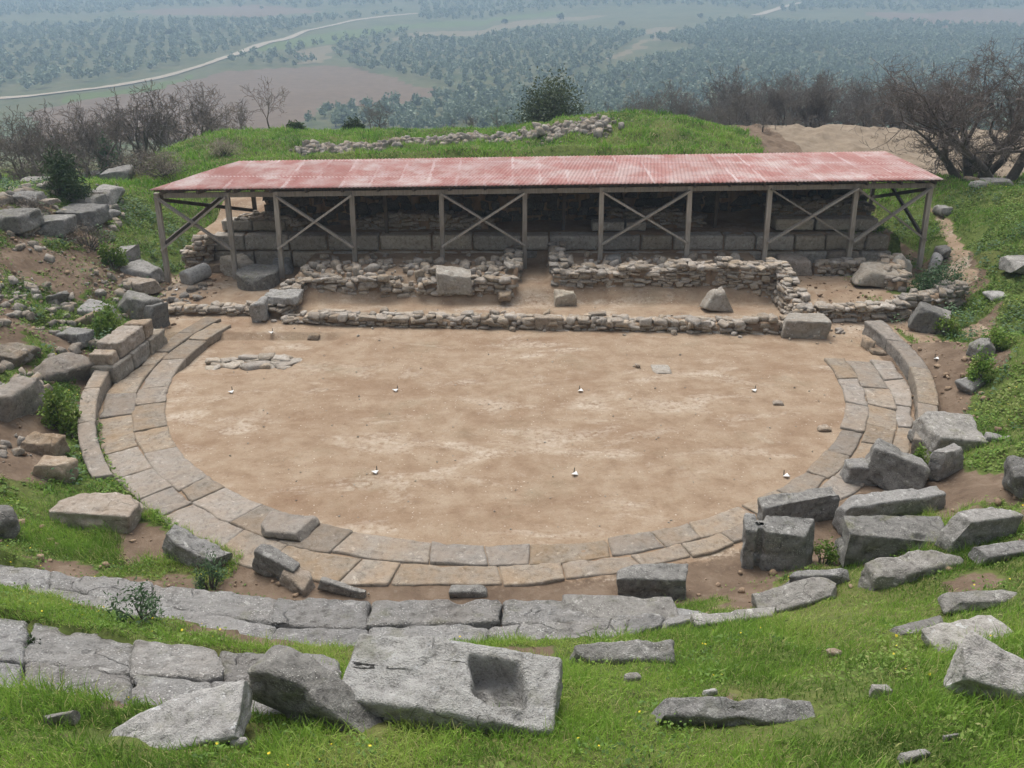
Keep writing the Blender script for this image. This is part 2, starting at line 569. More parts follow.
def plain_mat(name, c, rough=.6, metal=0.):
    m, nt, b = new_mat(name)
    n = N(nt)
    tc = n.add('ShaderNodeTexCoord')
    n.link(n.ramp(n.noise(tc.outputs['Object'], 30, 3), [(.3, tuple(x * .8 for x in c)), (.7, c)]), b.inputs['Base Color'])
    b.inputs['Roughness'].default_value = rough
    b.inputs['Metallic'].default_value = metal
    return m


M_WHITE = plain_mat('white_plastic', (.80, .80, .78), .5)
M_PEG = plain_mat('dark_iron', (.05, .045, .04), .7)


def road_mat():
    m, nt, b = new_mat('dirt_track')
    n = N(nt)
    ge = n.add('ShaderNodeNewGeometry')
    n.link(n.ramp(n.noise(ge.outputs['Position'], .3, 5), [(.3, (.24, .20, .145)), (.7, (.32, .265, .20))]), b.inputs['Base Color'])
    b.inputs['Roughness'].default_value = 1
    return m


M_ROAD = road_mat()


# ------------------------------------------------------------------ mesh building
class MB:
    """collects polygons; build() links them as ONE mesh object"""
    def __init__(self):
        self.v, self.f4, self.f3, self.m4, self.m3, self.r, self.n = [], [], [], [], [], [], 0

    def add(self, v, quads=None, tris=None, mat=0, rnd=None):
        v = np.asarray(v, float)
        if quads is not None and len(quads):
            q = np.asarray(quads, np.int64) + self.n
            self.f4.append(q)
            self.m4.append(np.full(len(q), mat, np.int32))
        if tris is not None and len(tris):
            q = np.asarray(tris, np.int64) + self.n
            self.f3.append(q)
            self.m3.append(np.full(len(q), mat, np.int32))
        self.v.append(v)
        if rnd is None:
            rnd = random.random()
        self.r.append(np.broadcast_to(np.asarray(rnd, float), (len(v),)))
        self.n += len(v)

    def mesh(self, name, mats, smooth=True, origin=None):
        me = bpy.data.meshes.new(name)
        v = np.concatenate(self.v) if self.v else np.zeros((0, 3))
        if origin is not None:
            v = v - np.asarray(origin)
        q = np.concatenate(self.f4) if self.f4 else np.zeros((0, 4), np.int64)
        t = np.concatenate(self.f3) if self.f3 else np.zeros((0, 3), np.int64)
        me.vertices.add(len(v))
        me.vertices.foreach_set('co', v.astype(np.float32).ravel())
        nl = q.size + t.size
        me.loops.add(nl)
        me.loops.foreach_set('vertex_index', np.concatenate([q.ravel(), t.ravel()]).astype(np.int32))
        me.polygons.add(len(q) + len(t))
        st = np.concatenate([np.arange(len(q)) * 4, q.size + np.arange(len(t)) * 3]).astype(np.int32)
        me.polygons.foreach_set('loop_start', st)
        mi = np.concatenate(self.m4 + self.m3) if (self.m4 or self.m3) else np.zeros(0, np.int32)
        me.polygons.foreach_set('material_index', mi.astype(np.int32))
        me.polygons.foreach_set('use_smooth', np.full(len(q) + len(t), smooth))
        a = me.attributes.new('rnd', 'FLOAT', 'POINT')
        a.data.foreach_set('value', np.concatenate(self.r).astype(np.float32) if self.r else np.zeros(0, np.float32))
        for m in mats if isinstance(mats, (list, tuple)) else [mats]:
            me.materials.append(m)
        me.update(calc_edges=True)
        me.validate()
        return me

    def obj(self, name, mats, parent=None, smooth=True, origin=None, loc=None):
        o = bpy.data.objects.new(name, self.mesh(name, mats, smooth, origin))
        COL.objects.link(o)
        if origin is not None and loc is None:
            o.location = origin
        if loc is not None:
            o.location = loc
        if parent is not None:
            o.parent = parent
        return o


def tag(o, label, cat, group=None, kind=None):
    if label:
        o['label'] = label
    if cat:
        o['category'] = cat
    if group:
        o['group'] = group
    if kind:
        o['kind'] = kind
    return o


def empty(name, loc, label, cat, group=None, rz=0.):
    o = bpy.data.objects.new(name, None)
    COL.objects.link(o)
    o.location = tuple(loc)
    o.rotation_euler = (0, 0, rz)
    o.empty_display_size = .2
    return tag(o, label, cat, group)


_cache = {}


def cube_grid(nx, ny, nz):
    key = (nx, ny, nz)
    if key in _cache:
        return _cache[key]
    pts, quads = [], []
    idx = {}

    def vid(i, j, k):
        t = (i, j, k)
        if t not in idx:
            idx[t] = len(pts)
            pts.append((i / nx * 2 - 1, j / ny * 2 - 1, k / nz * 2 - 1))
        return idx[t]
    for i in range(nx):
        for j in range(ny):
            quads.append((vid(i, j, nz), vid(i + 1, j, nz), vid(i + 1, j + 1, nz), vid(i, j + 1, nz)))
            quads.append((vid(i, j, 0), vid(i, j + 1, 0), vid(i + 1, j + 1, 0), vid(i + 1, j, 0)))
    for i in range(nx):
        for k in range(nz):
            quads.append((vid(i, 0, k), vid(i + 1, 0, k), vid(i + 1, 0, k + 1), vid(i, 0, k + 1)))
            quads.append((vid(i, ny, k), vid(i, ny, k + 1), vid(i + 1, ny, k + 1), vid(i + 1, ny, k)))
    for j in range(ny):
        for k in range(nz):
            quads.append((vid(0, j, k), vid(0, j, k + 1), vid(0, j + 1, k + 1), vid(0, j + 1, k)))
            quads.append((vid(nx, j, k), vid(nx, j + 1, k), vid(nx, j + 1, k + 1), vid(nx, j, k + 1)))
    r = (np.array(pts), np.array(quads))
    _cache[key] = r
    return r


def rock(L, W, H, seed, cell=.06, rad=.12, jit=.1, rough=.03, planes=0, nmax=40, chips=.0):
    """an irregular stone, base at z = 0, centred in x and y"""
    R = np.random.default_rng(seed)
    h = np.array([L, W, H]) / 2
    n = [int(np.clip(round(2 * a / cell), 2, nmax)) for a in h]
    u, q = cube_grid(*n)
    p = u * h
    r = rad * 2 * h.min()
    inner = np.maximum(h - r, 0)
    c = np.clip(p, -inner, inner)
    dd = p - c
    ln = np.linalg.norm(dd, axis=1, keepdims=True)
    mx = np.abs(dd).max(axis=1, keepdims=True)
    p = c + np.where(ln > 1e-9, dd / np.maximum(ln, 1e-9) * np.minimum(mx, r), 0)
    # warp of the eight corners
    off = R.uniform(-1, 1, (2, 2, 2, 3)) * jit * np.minimum(h, h.min() * 1.8) * 2
    t = (p / h + 1) / 2
    w = 0
    for a in (0, 1):
        for b in (0, 1):
            for d in (0, 1):
                w = w + ((t[:, 0] if a else 1 - t[:, 0]) * (t[:, 1] if b else 1 - t[:, 1]) * (t[:, 2] if d else 1 - t[:, 2]))[:, None] * off[a, b, d]
    p = p + w
    for k in range(planes):
        nn = R.normal(size=3)
        nn /= np.linalg.norm(nn)
        nn[2] = abs(nn[2]) * .8
        nn /= np.linalg.norm(nn)
        s = np.max((np.sign(nn) * h) @ nn) * R.uniform(.62, .9)
        ex = np.maximum(p @ nn - s, 0)
        p = p - ex[:, None] * nn
    sc = 1 / max(.12, h.min())
    nv = u / np.linalg.norm(u, axis=1, keepdims=True)
    o = R.uniform(0, 50, 3)
    f1 = fbm(p * sc * 1.1 + o, 3, seed % 97)
    f2 = fbm(p * 9 + o * 2, 3, seed % 89)
    p = p + nv * (f1 * rough * 2.2 * min(1, 4 * h.min()) + f2 * rough * .9 * min(1, 5 * h.min()))[:, None]
    if chips:
        ch = np.maximum(vnoise(p * 4.2 + o, 5) - .25, 0) * (ln[:, 0] > 1e-6)
        p = p - nv * (ch * chips)[:, None]
    p[:, 2] += H / 2
    return p, q


FOOT = []     # footprints (x, y, a, b, yaw) where no grass grows


def rotm(yaw, pit, rol):
    cz, sz, cx, sx, cy, sy = math.cos(yaw), math.sin(yaw), math.cos(pit), math.sin(pit), math.cos(rol), math.sin(rol)
    Rz = np.array([[cz, -sz, 0], [sz, cz, 0], [0, 0, 1]])
    Rx = np.array([[1, 0, 0], [0, cx, -sx], [0, sx, cx]])
    Ry = np.array([[cy, 0, sy], [0, 1, 0], [-sy, 0, cy]])
    return Rz @ Rx @ Ry


def stone(box, label, hf=.55, yaw=0, pitch=0, roll=0, mat=None, name='stone_block', cat='stone block', kind='block',
          sink=.08, group=None, seed=None, zoff=0., warp=None, cellk=1., base=None):
    """a loose stone that stands on the ground where it fills the given box of the photograph"""
    x0, y0, x1, y1 = box
    hp = y1 - y0
    vb = y1 - (1 - hf) * hp / 2
    p = hit((x0 + x1) / 2, vb) if base is None else np.array(base)
    s = depth(p) / F
    e = PITCH + math.atan((vb - 384) / F)
    H = hf * hp * s / math.cos(e)
    Wd = (x1 - x0) * s
    Dp = (1 - hf) * hp * s / math.sin(e)
    ya = abs(math.radians(yaw))
    c, sn = math.cos(ya), math.sin(ya)
    det = c * c - sn * sn
    if abs(det) > .15:
        L = (c * Wd - sn * Dp) / det
        W = (c * Dp - sn * Wd) / det
    else:
        L = W = -1
    if L < .3 * Wd or W < .35 * Dp:
        W = max(Dp * .75, .2 * Wd)
        L = max((Wd - W * sn) / c, .45 * Wd)
    H *= 1 + sink
    if seed is None:
        seed = int(x0 * 7 + y0 * 13 + x1)
    cell = max(.016, 2.2 * s) * cellk
    if kind == 'block':
        v, q = rock(L, W, H, seed, cell, .06, .075, .024, 2, 48, .12)
    elif kind == 'slab':
        v, q = rock(L, W, H, seed, cell, .16, .18, .03, 4, 44, .08)
    elif kind == 'sharp':
        v, q = rock(L, W, H, seed, cell, .12, .22, .03, 4, 40, .04)
    else:
        v, q = rock(L, W, H, seed, cell, .24, .26, .028, 7, 40, .03)
    if warp:
        v = warp(v, L, W, H)
    mb = MB()
    mb.add(v, q)
    o = mb.obj(name, mat or M_GREY, loc=(p[0], p[1], p[2] - sink * H + zoff))
    o.rotation_euler = (math.radians(pitch), math.radians(roll), math.radians(yaw))
    o.rotation_mode = 'XYZ'
    FOOT.append((p[0], p[1], L / 2, W / 2, math.radians(yaw)))
    return tag(o, label, cat, group)


def quad_stone(mb, c, ztop, thick, seed, cell=.08, rad=.03, rough=.012, gap=.012, rnd=None, chips=.03, mat=0):
    """a laid block filling four plan corners c0..c3 (front left, front right, back right, back left)"""
    c = np.array([[a[0], a[1]] for a in c])
    m = c.mean(0)
    L = np.linalg.norm(c[1] - c[0])
    W = np.linalg.norm(c[3] - c[0])
    c = m + (c - m) * np.array(1 - gap * 2 / max(.2, min(L, W)))
    v, q = rock(L, W, thick, seed, cell, rad / min(L, W, thick) if min(L, W, thick) > 0 else .1, .02, rough, 0, 24, chips)
    s, t = v[:, 0] / L + .5, v[:, 1] / W + .5
    P = ((1 - s) * (1 - t))[:, None] * c[0] + (s * (1 - t))[:, None] * c[1] + (s * t)[:, None] * c[2] + ((1 - s) * t)[:, None] * c[3]
    zt = ztop if np.isscalar(ztop) else (1 - s) * (1 - t) * ztop[0] + s * (1 - t) * ztop[1] + s * t * ztop[2] + (1 - s) * t * ztop[3]
    z = zt - thick + v[:, 2]
    mb.add(np.c_[P, z], q, mat=mat, rnd=rnd)
    return m


# ------------------------------------------------------------------ seat rows and carved beds
# rows of seats in front: plan corners from the front edge (fu, fv) and back edge (bu, bv) at the height of the row
def row_pts(pix, z):
    return [at_z(u, v, z)[:2] for u, v in pix]


ROW1_F = row_pts([(-70, 556), (20, 566), (110, 577), (200, 588), (290, 597), (372, 598), (470, 598), (565, 599), (640, 601), (705, 607)], .42)
ROW1_B = row_pts([(-70, 590), (20, 600), (110, 615), (195, 640), (275, 655), (365, 658), (465, 654), (560, 647), (630, 634), (690, 620)], .70)
ROW2_F = row_pts([(-80, 606), (0, 616), (80, 631), (160, 642), (230, 650), (335, 652)], 1.4)
ROW2_B = row_pts([(-110, 704), (-20, 712), (60, 716), (150, 722), (245, 718), (350, 710)], 2.1)
CARVE.append(([*ROW1_F, *ROW1_B[::-1]], .40))
CARVE.append(([*ROW2_F, *ROW2_B[::-1]], 1.4))

# ------------------------------------------------------------------ cover masks (plan polygons)
def gpoly(pix):
    return [hit(u, v)[:2] for u, v in pix]


GRASS = [gpoly(p) for p in (
    [(-60, 590), (60, 600), (150, 618), (200, 632), (280, 648), (350, 652), (460, 636), (560, 626), (620, 620), (700, 606), (745, 612), (850, 580), (960, 548), (1100, 500), (1100, 800), (-80, 800)],
    [(78, 400), (112, 445), (150, 500), (238, 556), (215, 588), (150, 572), (90, 562), (0, 560), (-60, 560), (-60, 475), (40, 485), (65, 425)],
    [(0, 268), (40, 285), (70, 300), (128, 300), (132, 330), (105, 362), (80, 350), (45, 330), (10, 318)],
    [(20, 330), (50, 345), (80, 390), (75, 430), (50, 420), (45, 380), (18, 350)],
    [(98, 178), (180, 148), (228, 140), (226, 195), (170, 236), (150, 262), (118, 250), (105, 220)],
    [(-60, 168), (60, 168), (105, 175), (100, 190), (-60, 205)],
    [(938, 192), (1100, 178), (1100, 540), (1020, 475), (962, 472), (948, 432), (982, 380), (965, 345), (944, 322), (952, 305), (990, 288), (968, 250)],
)]
NOGRASS = [gpoly(p) for p in (
    [(95, 528), (140, 520), (200, 548), (196, 572), (130, 558)],
    [(1000, 300), (960, 330), (975, 378), (1010, 360)],
    [(985, 478), (1024, 462), (1024, 490), (990, 500)],
)]
PATH = [gpoly(p) for p in ([(930, 205), (944, 215), (972, 262), (972, 284), (935, 290), (950, 262)],)]


def cover(x, y):
    wx = x + .35 * fbm2(x, y, 1.1, 3, 31)
    wy = y + .35 * fbm2(x, y, 1.1, 3, 37)
    g = np.zeros(np.shape(x))
    for p in GRASS:
        g = np.maximum(g, in_poly(wx, wy, p) * 1.)
    mound = (y > 31.6 + .6 * fbm2(x, y, .6, 3, 33)) & (wx < 11.2 + 1.5 * (y < 33))
    g = np.maximum(g, mound * 1.)
    g = np.maximum(g, ((x > 13.6) & (y > 27) & (y < 35)) * 1.)
    g = np.maximum(g, ((x < -10.5) & (y > 29)) * 1.)
    patch = (fbm2(x, y, .9, 4, 61) > np.where(x < 0, .06, .15)) & ((np.hypot(x - CX, y - CY) > 9.9) & ((np.abs(x) > 10.3) | (y < 12)) & (y < 33))
    g = np.maximum(g, patch * 1.)
    g = np.where((y < 12) & (fbm2(x, y, .9, 4, 67) > .40), 0, g)
    for p in NOGRASS:
        g = np.where(in_poly(wx, wy, p), 0, g)
    r = np.hypot(x - CX, y - CY)
    t = ((r < 9.3) & (y > 9)) | ((y > 20.5) & (y < 31) & (wx > -10.6) & (wx < 12.8))
    t = t * 1. * (1 - sstep(8.5, 9.2, r) * (y < 14))
    for p in PATH:
        t = np.maximum(t, in_poly(wx, wy, p) * 1.)
        g = np.where(in_poly(wx, wy, p), 0, g)
    sp = ((wx > 13.5) & (y > 34.2) & (y < 52)) * 1.
    return g, t, sp * (1 - g)


# ------------------------------------------------------------------ ground sheet
def grid_obj(name, X, Y, Z, cov, mat):
    ny, nx = X.shape
    me = bpy.data.meshes.new(name)
    v = np.stack([X, Y, Z], -1).reshape(-1, 3).astype(np.float32)
    i = np.arange(ny * nx).reshape(ny, nx)
    q = np.stack([i[:-1, :-1], i[:-1, 1:], i[1:, 1:], i[1:, :-1]], -1).reshape(-1, 4)
    me.vertices.add(len(v))
    me.vertices.foreach_set('co', v.ravel())
    me.loops.add(q.size)
    me.loops.foreach_set('vertex_index', q.ravel().astype(np.int32))
    me.polygons.add(len(q))
    me.polygons.foreach_set('loop_start', (np.arange(len(q)) * 4).astype(np.int32))
    me.polygons.foreach_set('use_smooth', np.ones(len(q), bool))
    a = me.attributes.new('cover', 'FLOAT_COLOR', 'POINT')
    c = np.ones((len(v), 4), np.float32)
    for k in range(3):
        c[:, k] = np.asarray(cov[k]).ravel()
    a.data.foreach_set('color', c.ravel())
    me.materials.append(mat)
    me.update(calc_edges=True)
    o = bpy.data.objects.new(name, me)
    COL.objects.link(o)
    o['kind'] = 'structure'
    return o


GX = np.arange(-36, 38.01, .13)
GY = np.concatenate([np.arange(-5, 34, .11), np.arange(34, 62, .2)])
X, Y = np.meshgrid(GX, GY)
Z = terrain(X, Y)
g_, t_, s_ = cover(X, Y)
Z = Z + (g_ * .05 + (1 - t_) * .045 + .25 * sstep(35, 38, Y)) * fbm2(X, Y, np.where(Y > 35, 1.1, 3.6), 4, 41)
COV = g_
grid_obj('ground', X, Y, Z, (g_, t_, s_), ground_mat())


def gz(x, y):
    """height of the ground sheet and grass cover by lookup"""
    xi = np.clip(np.searchsorted(GX, x) - 1, 0, len(GX) - 2)
    yi = np.clip(np.searchsorted(GY, y) - 1, 0, len(GY) - 2)
    fx = (x - GX[xi]) / (GX[xi + 1] - GX[xi])
    fy = (y - GY[yi]) / (GY[yi + 1] - GY[yi])
    z = Z[yi, xi] * (1 - fx) * (1 - fy) + Z[yi, xi + 1] * fx * (1 - fy) + Z[yi + 1, xi] * (1 - fx) * fy + Z[yi + 1, xi + 1] * fx * fy
    return z, COV[yi, xi]


# far valley: one sheet out to the far slope
rows = np.geomspace(50, 2000, 300)
tt = np.linspace(-1, 1, 260)
XX = tt[None, :] * (rows[:, None] * .95 + 60)
YY = np.repeat(rows[:, None], len(tt), 1)
ZZ = terrain(XX, YY)
ZZ = ZZ - .5 * (1 - sstep(58, 61.5, YY)) * (np.abs(XX) < 39)
PLOUGH = [gpoly(p) for p in (
    [(40, 112), (120, 92), (230, 72), (330, 66), (400, 78), (440, 92), (420, 104), (330, 108), (280, 128), (30, 140)],
    [(860, 12), (1060, 8), (1060, 26), (930, 27)],
    [(120, 12), (260, 4), (330, 12), (240, 17)],
)]
PAST = [gpoly(p) for p in ([(240, 52), (300, 38), (400, 24), (560, 10), (560, 14), (420, 28), (300, 48)], [(60, 97), (130, 89), (200, 74), (160, 90), (60, 104)])]
STRAW = [gpoly(p) for p in ([(420, 32), (560, 17), (620, 14), (560, 22), (430, 37), (390, 42)], [(606, 58), (650, 38), (690, 28), (660, 37), (640, 46), (612, 61)],
                            [(650, 28), (672, 26), (668, 34), (652, 40)], [(300, 52), (340, 44), (330, 62), (300, 64)])]
wX = XX + 14 * fbm2(XX, YY, .02, 3, 51)
wY = YY + 14 * fbm2(XX, YY, .02, 3, 53)
cv = []
for L_ in (PLOUGH, PAST, STRAW):
    c_ = np.zeros(XX.shape)
    for p in L_:
        c_ = np.maximum(c_, in_poly(wX, wY, p))
    cv.append(c_)
grid_obj('terrain', XX, YY, ZZ, cv, valley_mat())


def strip(name, pix, wid, mat, dz=.12):
    pts = np.array([hit(u, v)[:2] for u, v in pix])
    # resample
    seg = np.r_[0, np.cumsum(np.linalg.norm(np.diff(pts, axis=0), axis=1))]
    s = np.arange(0, seg[-1], 4.)
    px, py = np.interp(s, seg, pts[:, 0]), np.interp(s, seg, pts[:, 1])
    k = np.ones(9) / 9
    px = np.convolve(np.pad(px, 4, 'edge'), k, 'valid')
    py = np.convolve(np.pad(py, 4, 'edge'), k, 'valid')
    tx, ty = np.gradient(px), np.gradient(py)
    ln = np.hypot(tx, ty)
    nx, ny = -ty / ln, tx / ln
    v = []
    cross = (-1, -.5, 0, .5, 1)
    w = wid * (1 + .25 * np.sin(s * .03))
    for c in cross:
        x, y = px + nx * c * w / 2, py + ny * c * w / 2
        v.append(np.stack([x, y, terrain(x, y) + dz], -1))
    v = np.stack(v, 1)
    n, m = v.shape[:2]
    i = np.arange(n * m).reshape(n, m)
    q = np.stack([i[:-1, :-1], i[1:, :-1], i[1:, 1:], i[:-1, 1:]], -1).reshape(-1, 4)
    mb = MB()
    mb.add(v.reshape(-1, 3), q)
    o = mb.obj(name, mat)
    o['kind'] = 'structure'
    return pts


ROADS = [strip('road', [(-80, 101), (0, 99), (60, 94), (120, 86), (175, 74), (215, 62), (260, 45), (310, 30), (350, 21), (400, 15), (425, 13)], 5.5, M_ROAD, .4),
         strip('road', [(752, 16), (775, 10), (800, 3), (830, -2)], 5., M_ROAD, .5)]

# ------------------------------------------------------------------ paved ring round the orchestra
ring = empty('paved_walkway', (CX, CY, 0), 'curved walkway of worn tan stone slabs round the earth orchestra floor', 'walkway')


def ring_pt(r, a):          # a in degrees from the viewer's side, negative to the left
    a = math.radians(a)
    return (CX + r * math.sin(a), CY - r * math.cos(a))


zl = lambda a: .022 + .03 * sstep(-60, -95, a) + .03 * sstep(60, 85, a)


def slab_obj(self, name, mats, parent, wm):
    me = self.mesh(name, mats, True, wm)
    o = bpy.data.objects.new(name, me)
    COL.objects.link(o)
    o.parent = parent
    o.location = (wm[0] - parent.location[0], wm[1] - parent.location[1], wm[2] - parent.location[2])
    return o


def ring_slabs(r0, r1, a0, a1, amin, amax, z, seed, wob=.05, th=.24, parent=None, name='slab', mat=None, rough=.013, gap=.006, rad=.010):
    R = random.Random(seed)
    f0 = r0 if callable(r0) else (lambda a: r0)
    f1 = r1 if callable(r1) else (lambda a: r1)
    a, k = a0, 0
    ea, eb = 0., 0.
    while a < a1 - 1e-6:
        b = a + R.uniform(amin, amax)
        if a1 - b < amin * .6:
            b = a1
        na, nb_ = R.uniform(-.8, .8), R.uniform(-.3, .3)
        g = gap * R.uniform(.5, 2.)
        rm = (f0((a + b) / 2) + f1((a + b) / 2)) / 2
        L, W = math.radians(b - a) * rm, f1((a + b) / 2) - f0((a + b) / 2)
        v, q = rock(L, W, th, seed * 131 + k, .045, rad / min(L, W, th), .012, rough, 0, 40, .05)
        u, t = v[:, 0] / L + .5, v[:, 1] / W + .5
        gu = g / L
        u = gu + u * (1 - 2 * gu)
        # u runs with the angle, t outwards; the end joints are a little skewed
        sa = a + ea * t + eb * (1 - t)
        sb = b + na * t + nb_ * (1 - t)
        ang = sa + (sb - sa) * u
        i0 = np.array([f0(x) for x in np.linspace(a - 1, b + 1, 9)])
        i1 = np.array([f1(x) for x in np.linspace(a - 1, b + 1, 9)])
        xs = np.linspace(a - 1, b + 1, 9)
        R0, R1 = np.interp(ang, xs, i0) + g + .03 * vnoise(np.stack([ang * .35, np.full_like(ang, seed + 7.), ang * 0], -1), 4) * (wob > .03), np.interp(ang, xs, i1) - g + R.uniform(-wob, wob) * .5 + .035 * vnoise(np.stack([ang * .35, np.full_like(ang, seed), ang * 0], -1), 3) * (wob > .03)
        rr = R0 + (R1 - R0) * t
        an = np.radians(ang)
        zt = z((a + b) / 2) if th < .4 else np.array([z(x) for x in np.linspace(a - 1, b + 1, 9)])
        zt = zt if np.isscalar(zt) else np.interp(ang, xs, zt)
        tilt = R.uniform(-.025, .025) * (u - .5) + R.uniform(-.02, .02) * (t - .5) + R.uniform(-.014, .012)
        P = np.c_[CX + rr * np.sin(an), CY - rr * np.cos(an), zt - th + v[:, 2] + tilt]
        m = MB()
        m.add(P, q[:, ::-1])
        ea, eb = na, nb_
        mm = ring_pt(rm, (a + b) / 2)
        slab_obj(m, name, mat or M_SLAB, parent or ring, (mm[0], mm[1], 0.))
        k += 1
        a = b


def itp(*pr):
    return lambda a: float(np.interp(a, [p[0] for p in pr], [p[1] for p in pr]))


MID = itp((-110, 8.42), (-84, 8.50), (-50, 8.52), (-25, 8.60), (0, 8.42), (30, 8.35), (60, 8.32), (90, 8.34))
OUT = itp((-110, 8.95), (-86, 8.86), (-84.5, 9.14), (-60, 9.2), (-40, 9.2), (-27, 9.36), (-15, 9.2), (-6, 8.95), (12, 8.82), (30, 8.66), (45, 8.9), (60, 8.92), (90, 8.92))
OUTR = itp((55, 9.22), (70, 9.22), (80, 9.38), (90, 9.45))
ring_slabs(7.88, MID, -108, -40, 6, 11.5, zl, 11)
ring_slabs(7.88, MID, -40, 32, 4.5, 10, zl, 10)
ring_slabs(MID, OUT, -110, -30, 5, 11, zl, 12)
ring_slabs(MID, OUT, -30, 40, 4.5, 10.5, zl, 13)
ring_slabs(7.88, MID, 32, 62, 6, 11, zl, 14)
ring_slabs(7.88, MID, 62, 90, 6, 10, zl, 15)
ring_slabs(MID, OUT, 40, 89, 5, 11, zl, 16)
ring_slabs(lambda a: OUT(a), OUTR, 56, 89.5, 7, 12, zl, 17)

bl = empty('stone_bench', (*ring_pt(9.4, -72), 0), 'curved low stone bench course along the outer left edge of the paving', 'stone bench')
ring_slabs(9.19, 9.54, -84, -52, 8.0, 12.0, itp((-84, .36), (-74, .33), (-62, .20), (-52, .06)), 21, .01, .5, bl, 'bench_block', M_SLAB)
br = empty('stone_bench', (*ring_pt(9.7, 82), 0), 'curved grey stone bench course along the right edge of the paving below the grass slope', 'stone bench')
BRI = itp((58, 9.25), (70, 9.27), (82, 9.45), (91, 9.58), (101, 9.68))
ring_slabs(BRI, lambda a: BRI(a) + .42 + .12 * float(sstep(95, 101, np.array(a))), 59, 101, 8, 12, lambda a: .33, 22, .01, .5, br, 'bench_block', M_CURB)

# seat rows
def seat_row(label, Fp, Bp, zf_, zb_, seed, mat, cuts):
    """worn, tilted seat stones of uneven length between a front and a back line"""
    Fp, Bp = np.array(Fp), np.array(Bp)
    c = np.concatenate([Fp, Bp]).mean(0)
    root = empty('seat_row', (c[0], c[1], zf_ - .4), label, 'seat row')
    R = random.Random(seed)
    t0 = np.linspace(0, 1, len(Fp))
    at = lambda A, t: np.array([np.interp(t, t0, A[:, 0]), np.interp(t, t0, A[:, 1])])
    ts = [0.]
    while ts[-1] < 1:
        ts.append(ts[-1] + R.uniform(*cuts))
    ts[-1] = 1.
    lanes = 2
    for ln in range(lanes):
        tl = [min(max(t + (R.uniform(-.02, .02) if 0 < k < len(ts) - 1 else 0), 0), 1) for k, t in enumerate(ts)]
        a0, a1 = ln / lanes, (ln + 1) / lanes
        for i in range(len(tl) - 1):
            m = MB()
            P = lambda t, a: at(Fp, t) * (1 - a) + at(Bp, t) * a + np.array([R.uniform(-.02, .02), R.uniform(-.04, .04)])
            zz = lambda a: zf_ + (zb_ - zf_) * a
            cc = [P(tl[i], a1), P(tl[i + 1], a1), P(tl[i + 1], a0), P(tl[i], a0)]
            q = np.mean(np.array(cc), 0)
            dz = R.uniform(-.02, .015)
            quad_stone(m, cc, [zz(a1) + dz, zz(a1) + dz, zz(a0) + dz + R.uniform(-.03, .02), zz(a0) + dz], .42, seed * 77 + i + 40 * ln, .03, .07, .034, .0, None, .10)
            slab_obj(m, 'seat_block', mat, root, (q[0], q[1], zf_ - .42))
    return root


seat_row('lower row of pebbly grey seat stones above the red soil strip', ROW1_F, ROW1_B, .42, .70, 5, M_SEAT, (.08, .16))
seat_row('upper left row of worn grey seat stones between two strips of grass', ROW2_F, ROW2_B, 1.4, 2.1, 6, M_SEAT, (.14, .3))

# ------------------------------------------------------------------ loose stones
def pierced(box, label):
    """long block lying tilted with a rough square socket cut through its face"""
    p = hit(451, 712)
    L, W, H = 1.92, .78, .58
    nx, ny, nz = 110, 50, 22
    u, q = cube_grid(nx, ny, nz)
    h = np.array([L, W, H]) / 2
    v = u * h
    r = .05
    inner = h - r
    c = np.clip(v, -inner, inner)
    dd = v - c
    ln = np.linalg.norm(dd, axis=1, keepdims=True)
    v = c + np.where(ln > 1e-9, dd / np.maximum(ln, 1e-9) * np.minimum(np.abs(dd).max(1, keepdims=True), r), 0)
    o = np.array([3.1, 9.2, 4.4])
    nv = u / np.linalg.norm(u, axis=1, keepdims=True)
    top = u[:, 2] > .999
    ex, ey = (v[:, 0] - .42) / .25, (v[:, 1] - .01) / .23
    wob = .22 * fbm(v * 5 + 3, 3, 3)
    ex, ey = ex + .25 * ey, ey + .18 * fbm(v * 3 + 8, 2, 7)
    m = (np.abs(ex) ** 6 + np.abs(ey) ** 6) ** (1 / 6) + wob * 1.5
    dep = sstep(1.08, .74, m) * (.30 + .12 * fbm(v * 6, 3, 9))
    v = v + nv * (fbm(v * 2.2 + o, 4, 2) * .05 + fbm(v * 11 + o, 3, 4) * .022)[:, None]
    v[:, 2] -= np.where(top, dep, 0)
    # scooped pits and broken left end
    for (a, b, s, d) in ((-.30, -.05, .10, .06), (-.22, .10, .07, .05), (-.62, .28, .08, .05), (.66, -.30, .055, .07), (-.45, -.18, .13, .05)):
        v[:, 2] -= np.where(top, d * np.exp(-((v[:, 0] - a) ** 2 + (v[:, 1] - b) ** 2) / (s * s)), 0)
    t = sstep(.2, 1, -v[:, 0] / h[0])
    v[:, 1] += .08 * t * (v[:, 1] < 0)
    v[:, 2] -= .18 * t * (v[:, 2] > 0)
    v[:, 2] += H / 2
    mb = MB()
    mb.add(v, q)
    ob = mb.obj('pierced_block', M_CRUST, loc=(p[0], p[1] + .05, p[2] - .04))
    ob.rotation_euler = (math.radians(12), math.radians(4), math.radians(-9))
    FOOT.append((p[0], p[1], L / 2, W / 2 * .6, -.08))
    return tag(ob, label, 'stone block')


pierced(None, 'long pale lichened block with a square socket cut into it, in the foreground grass')

S = stone
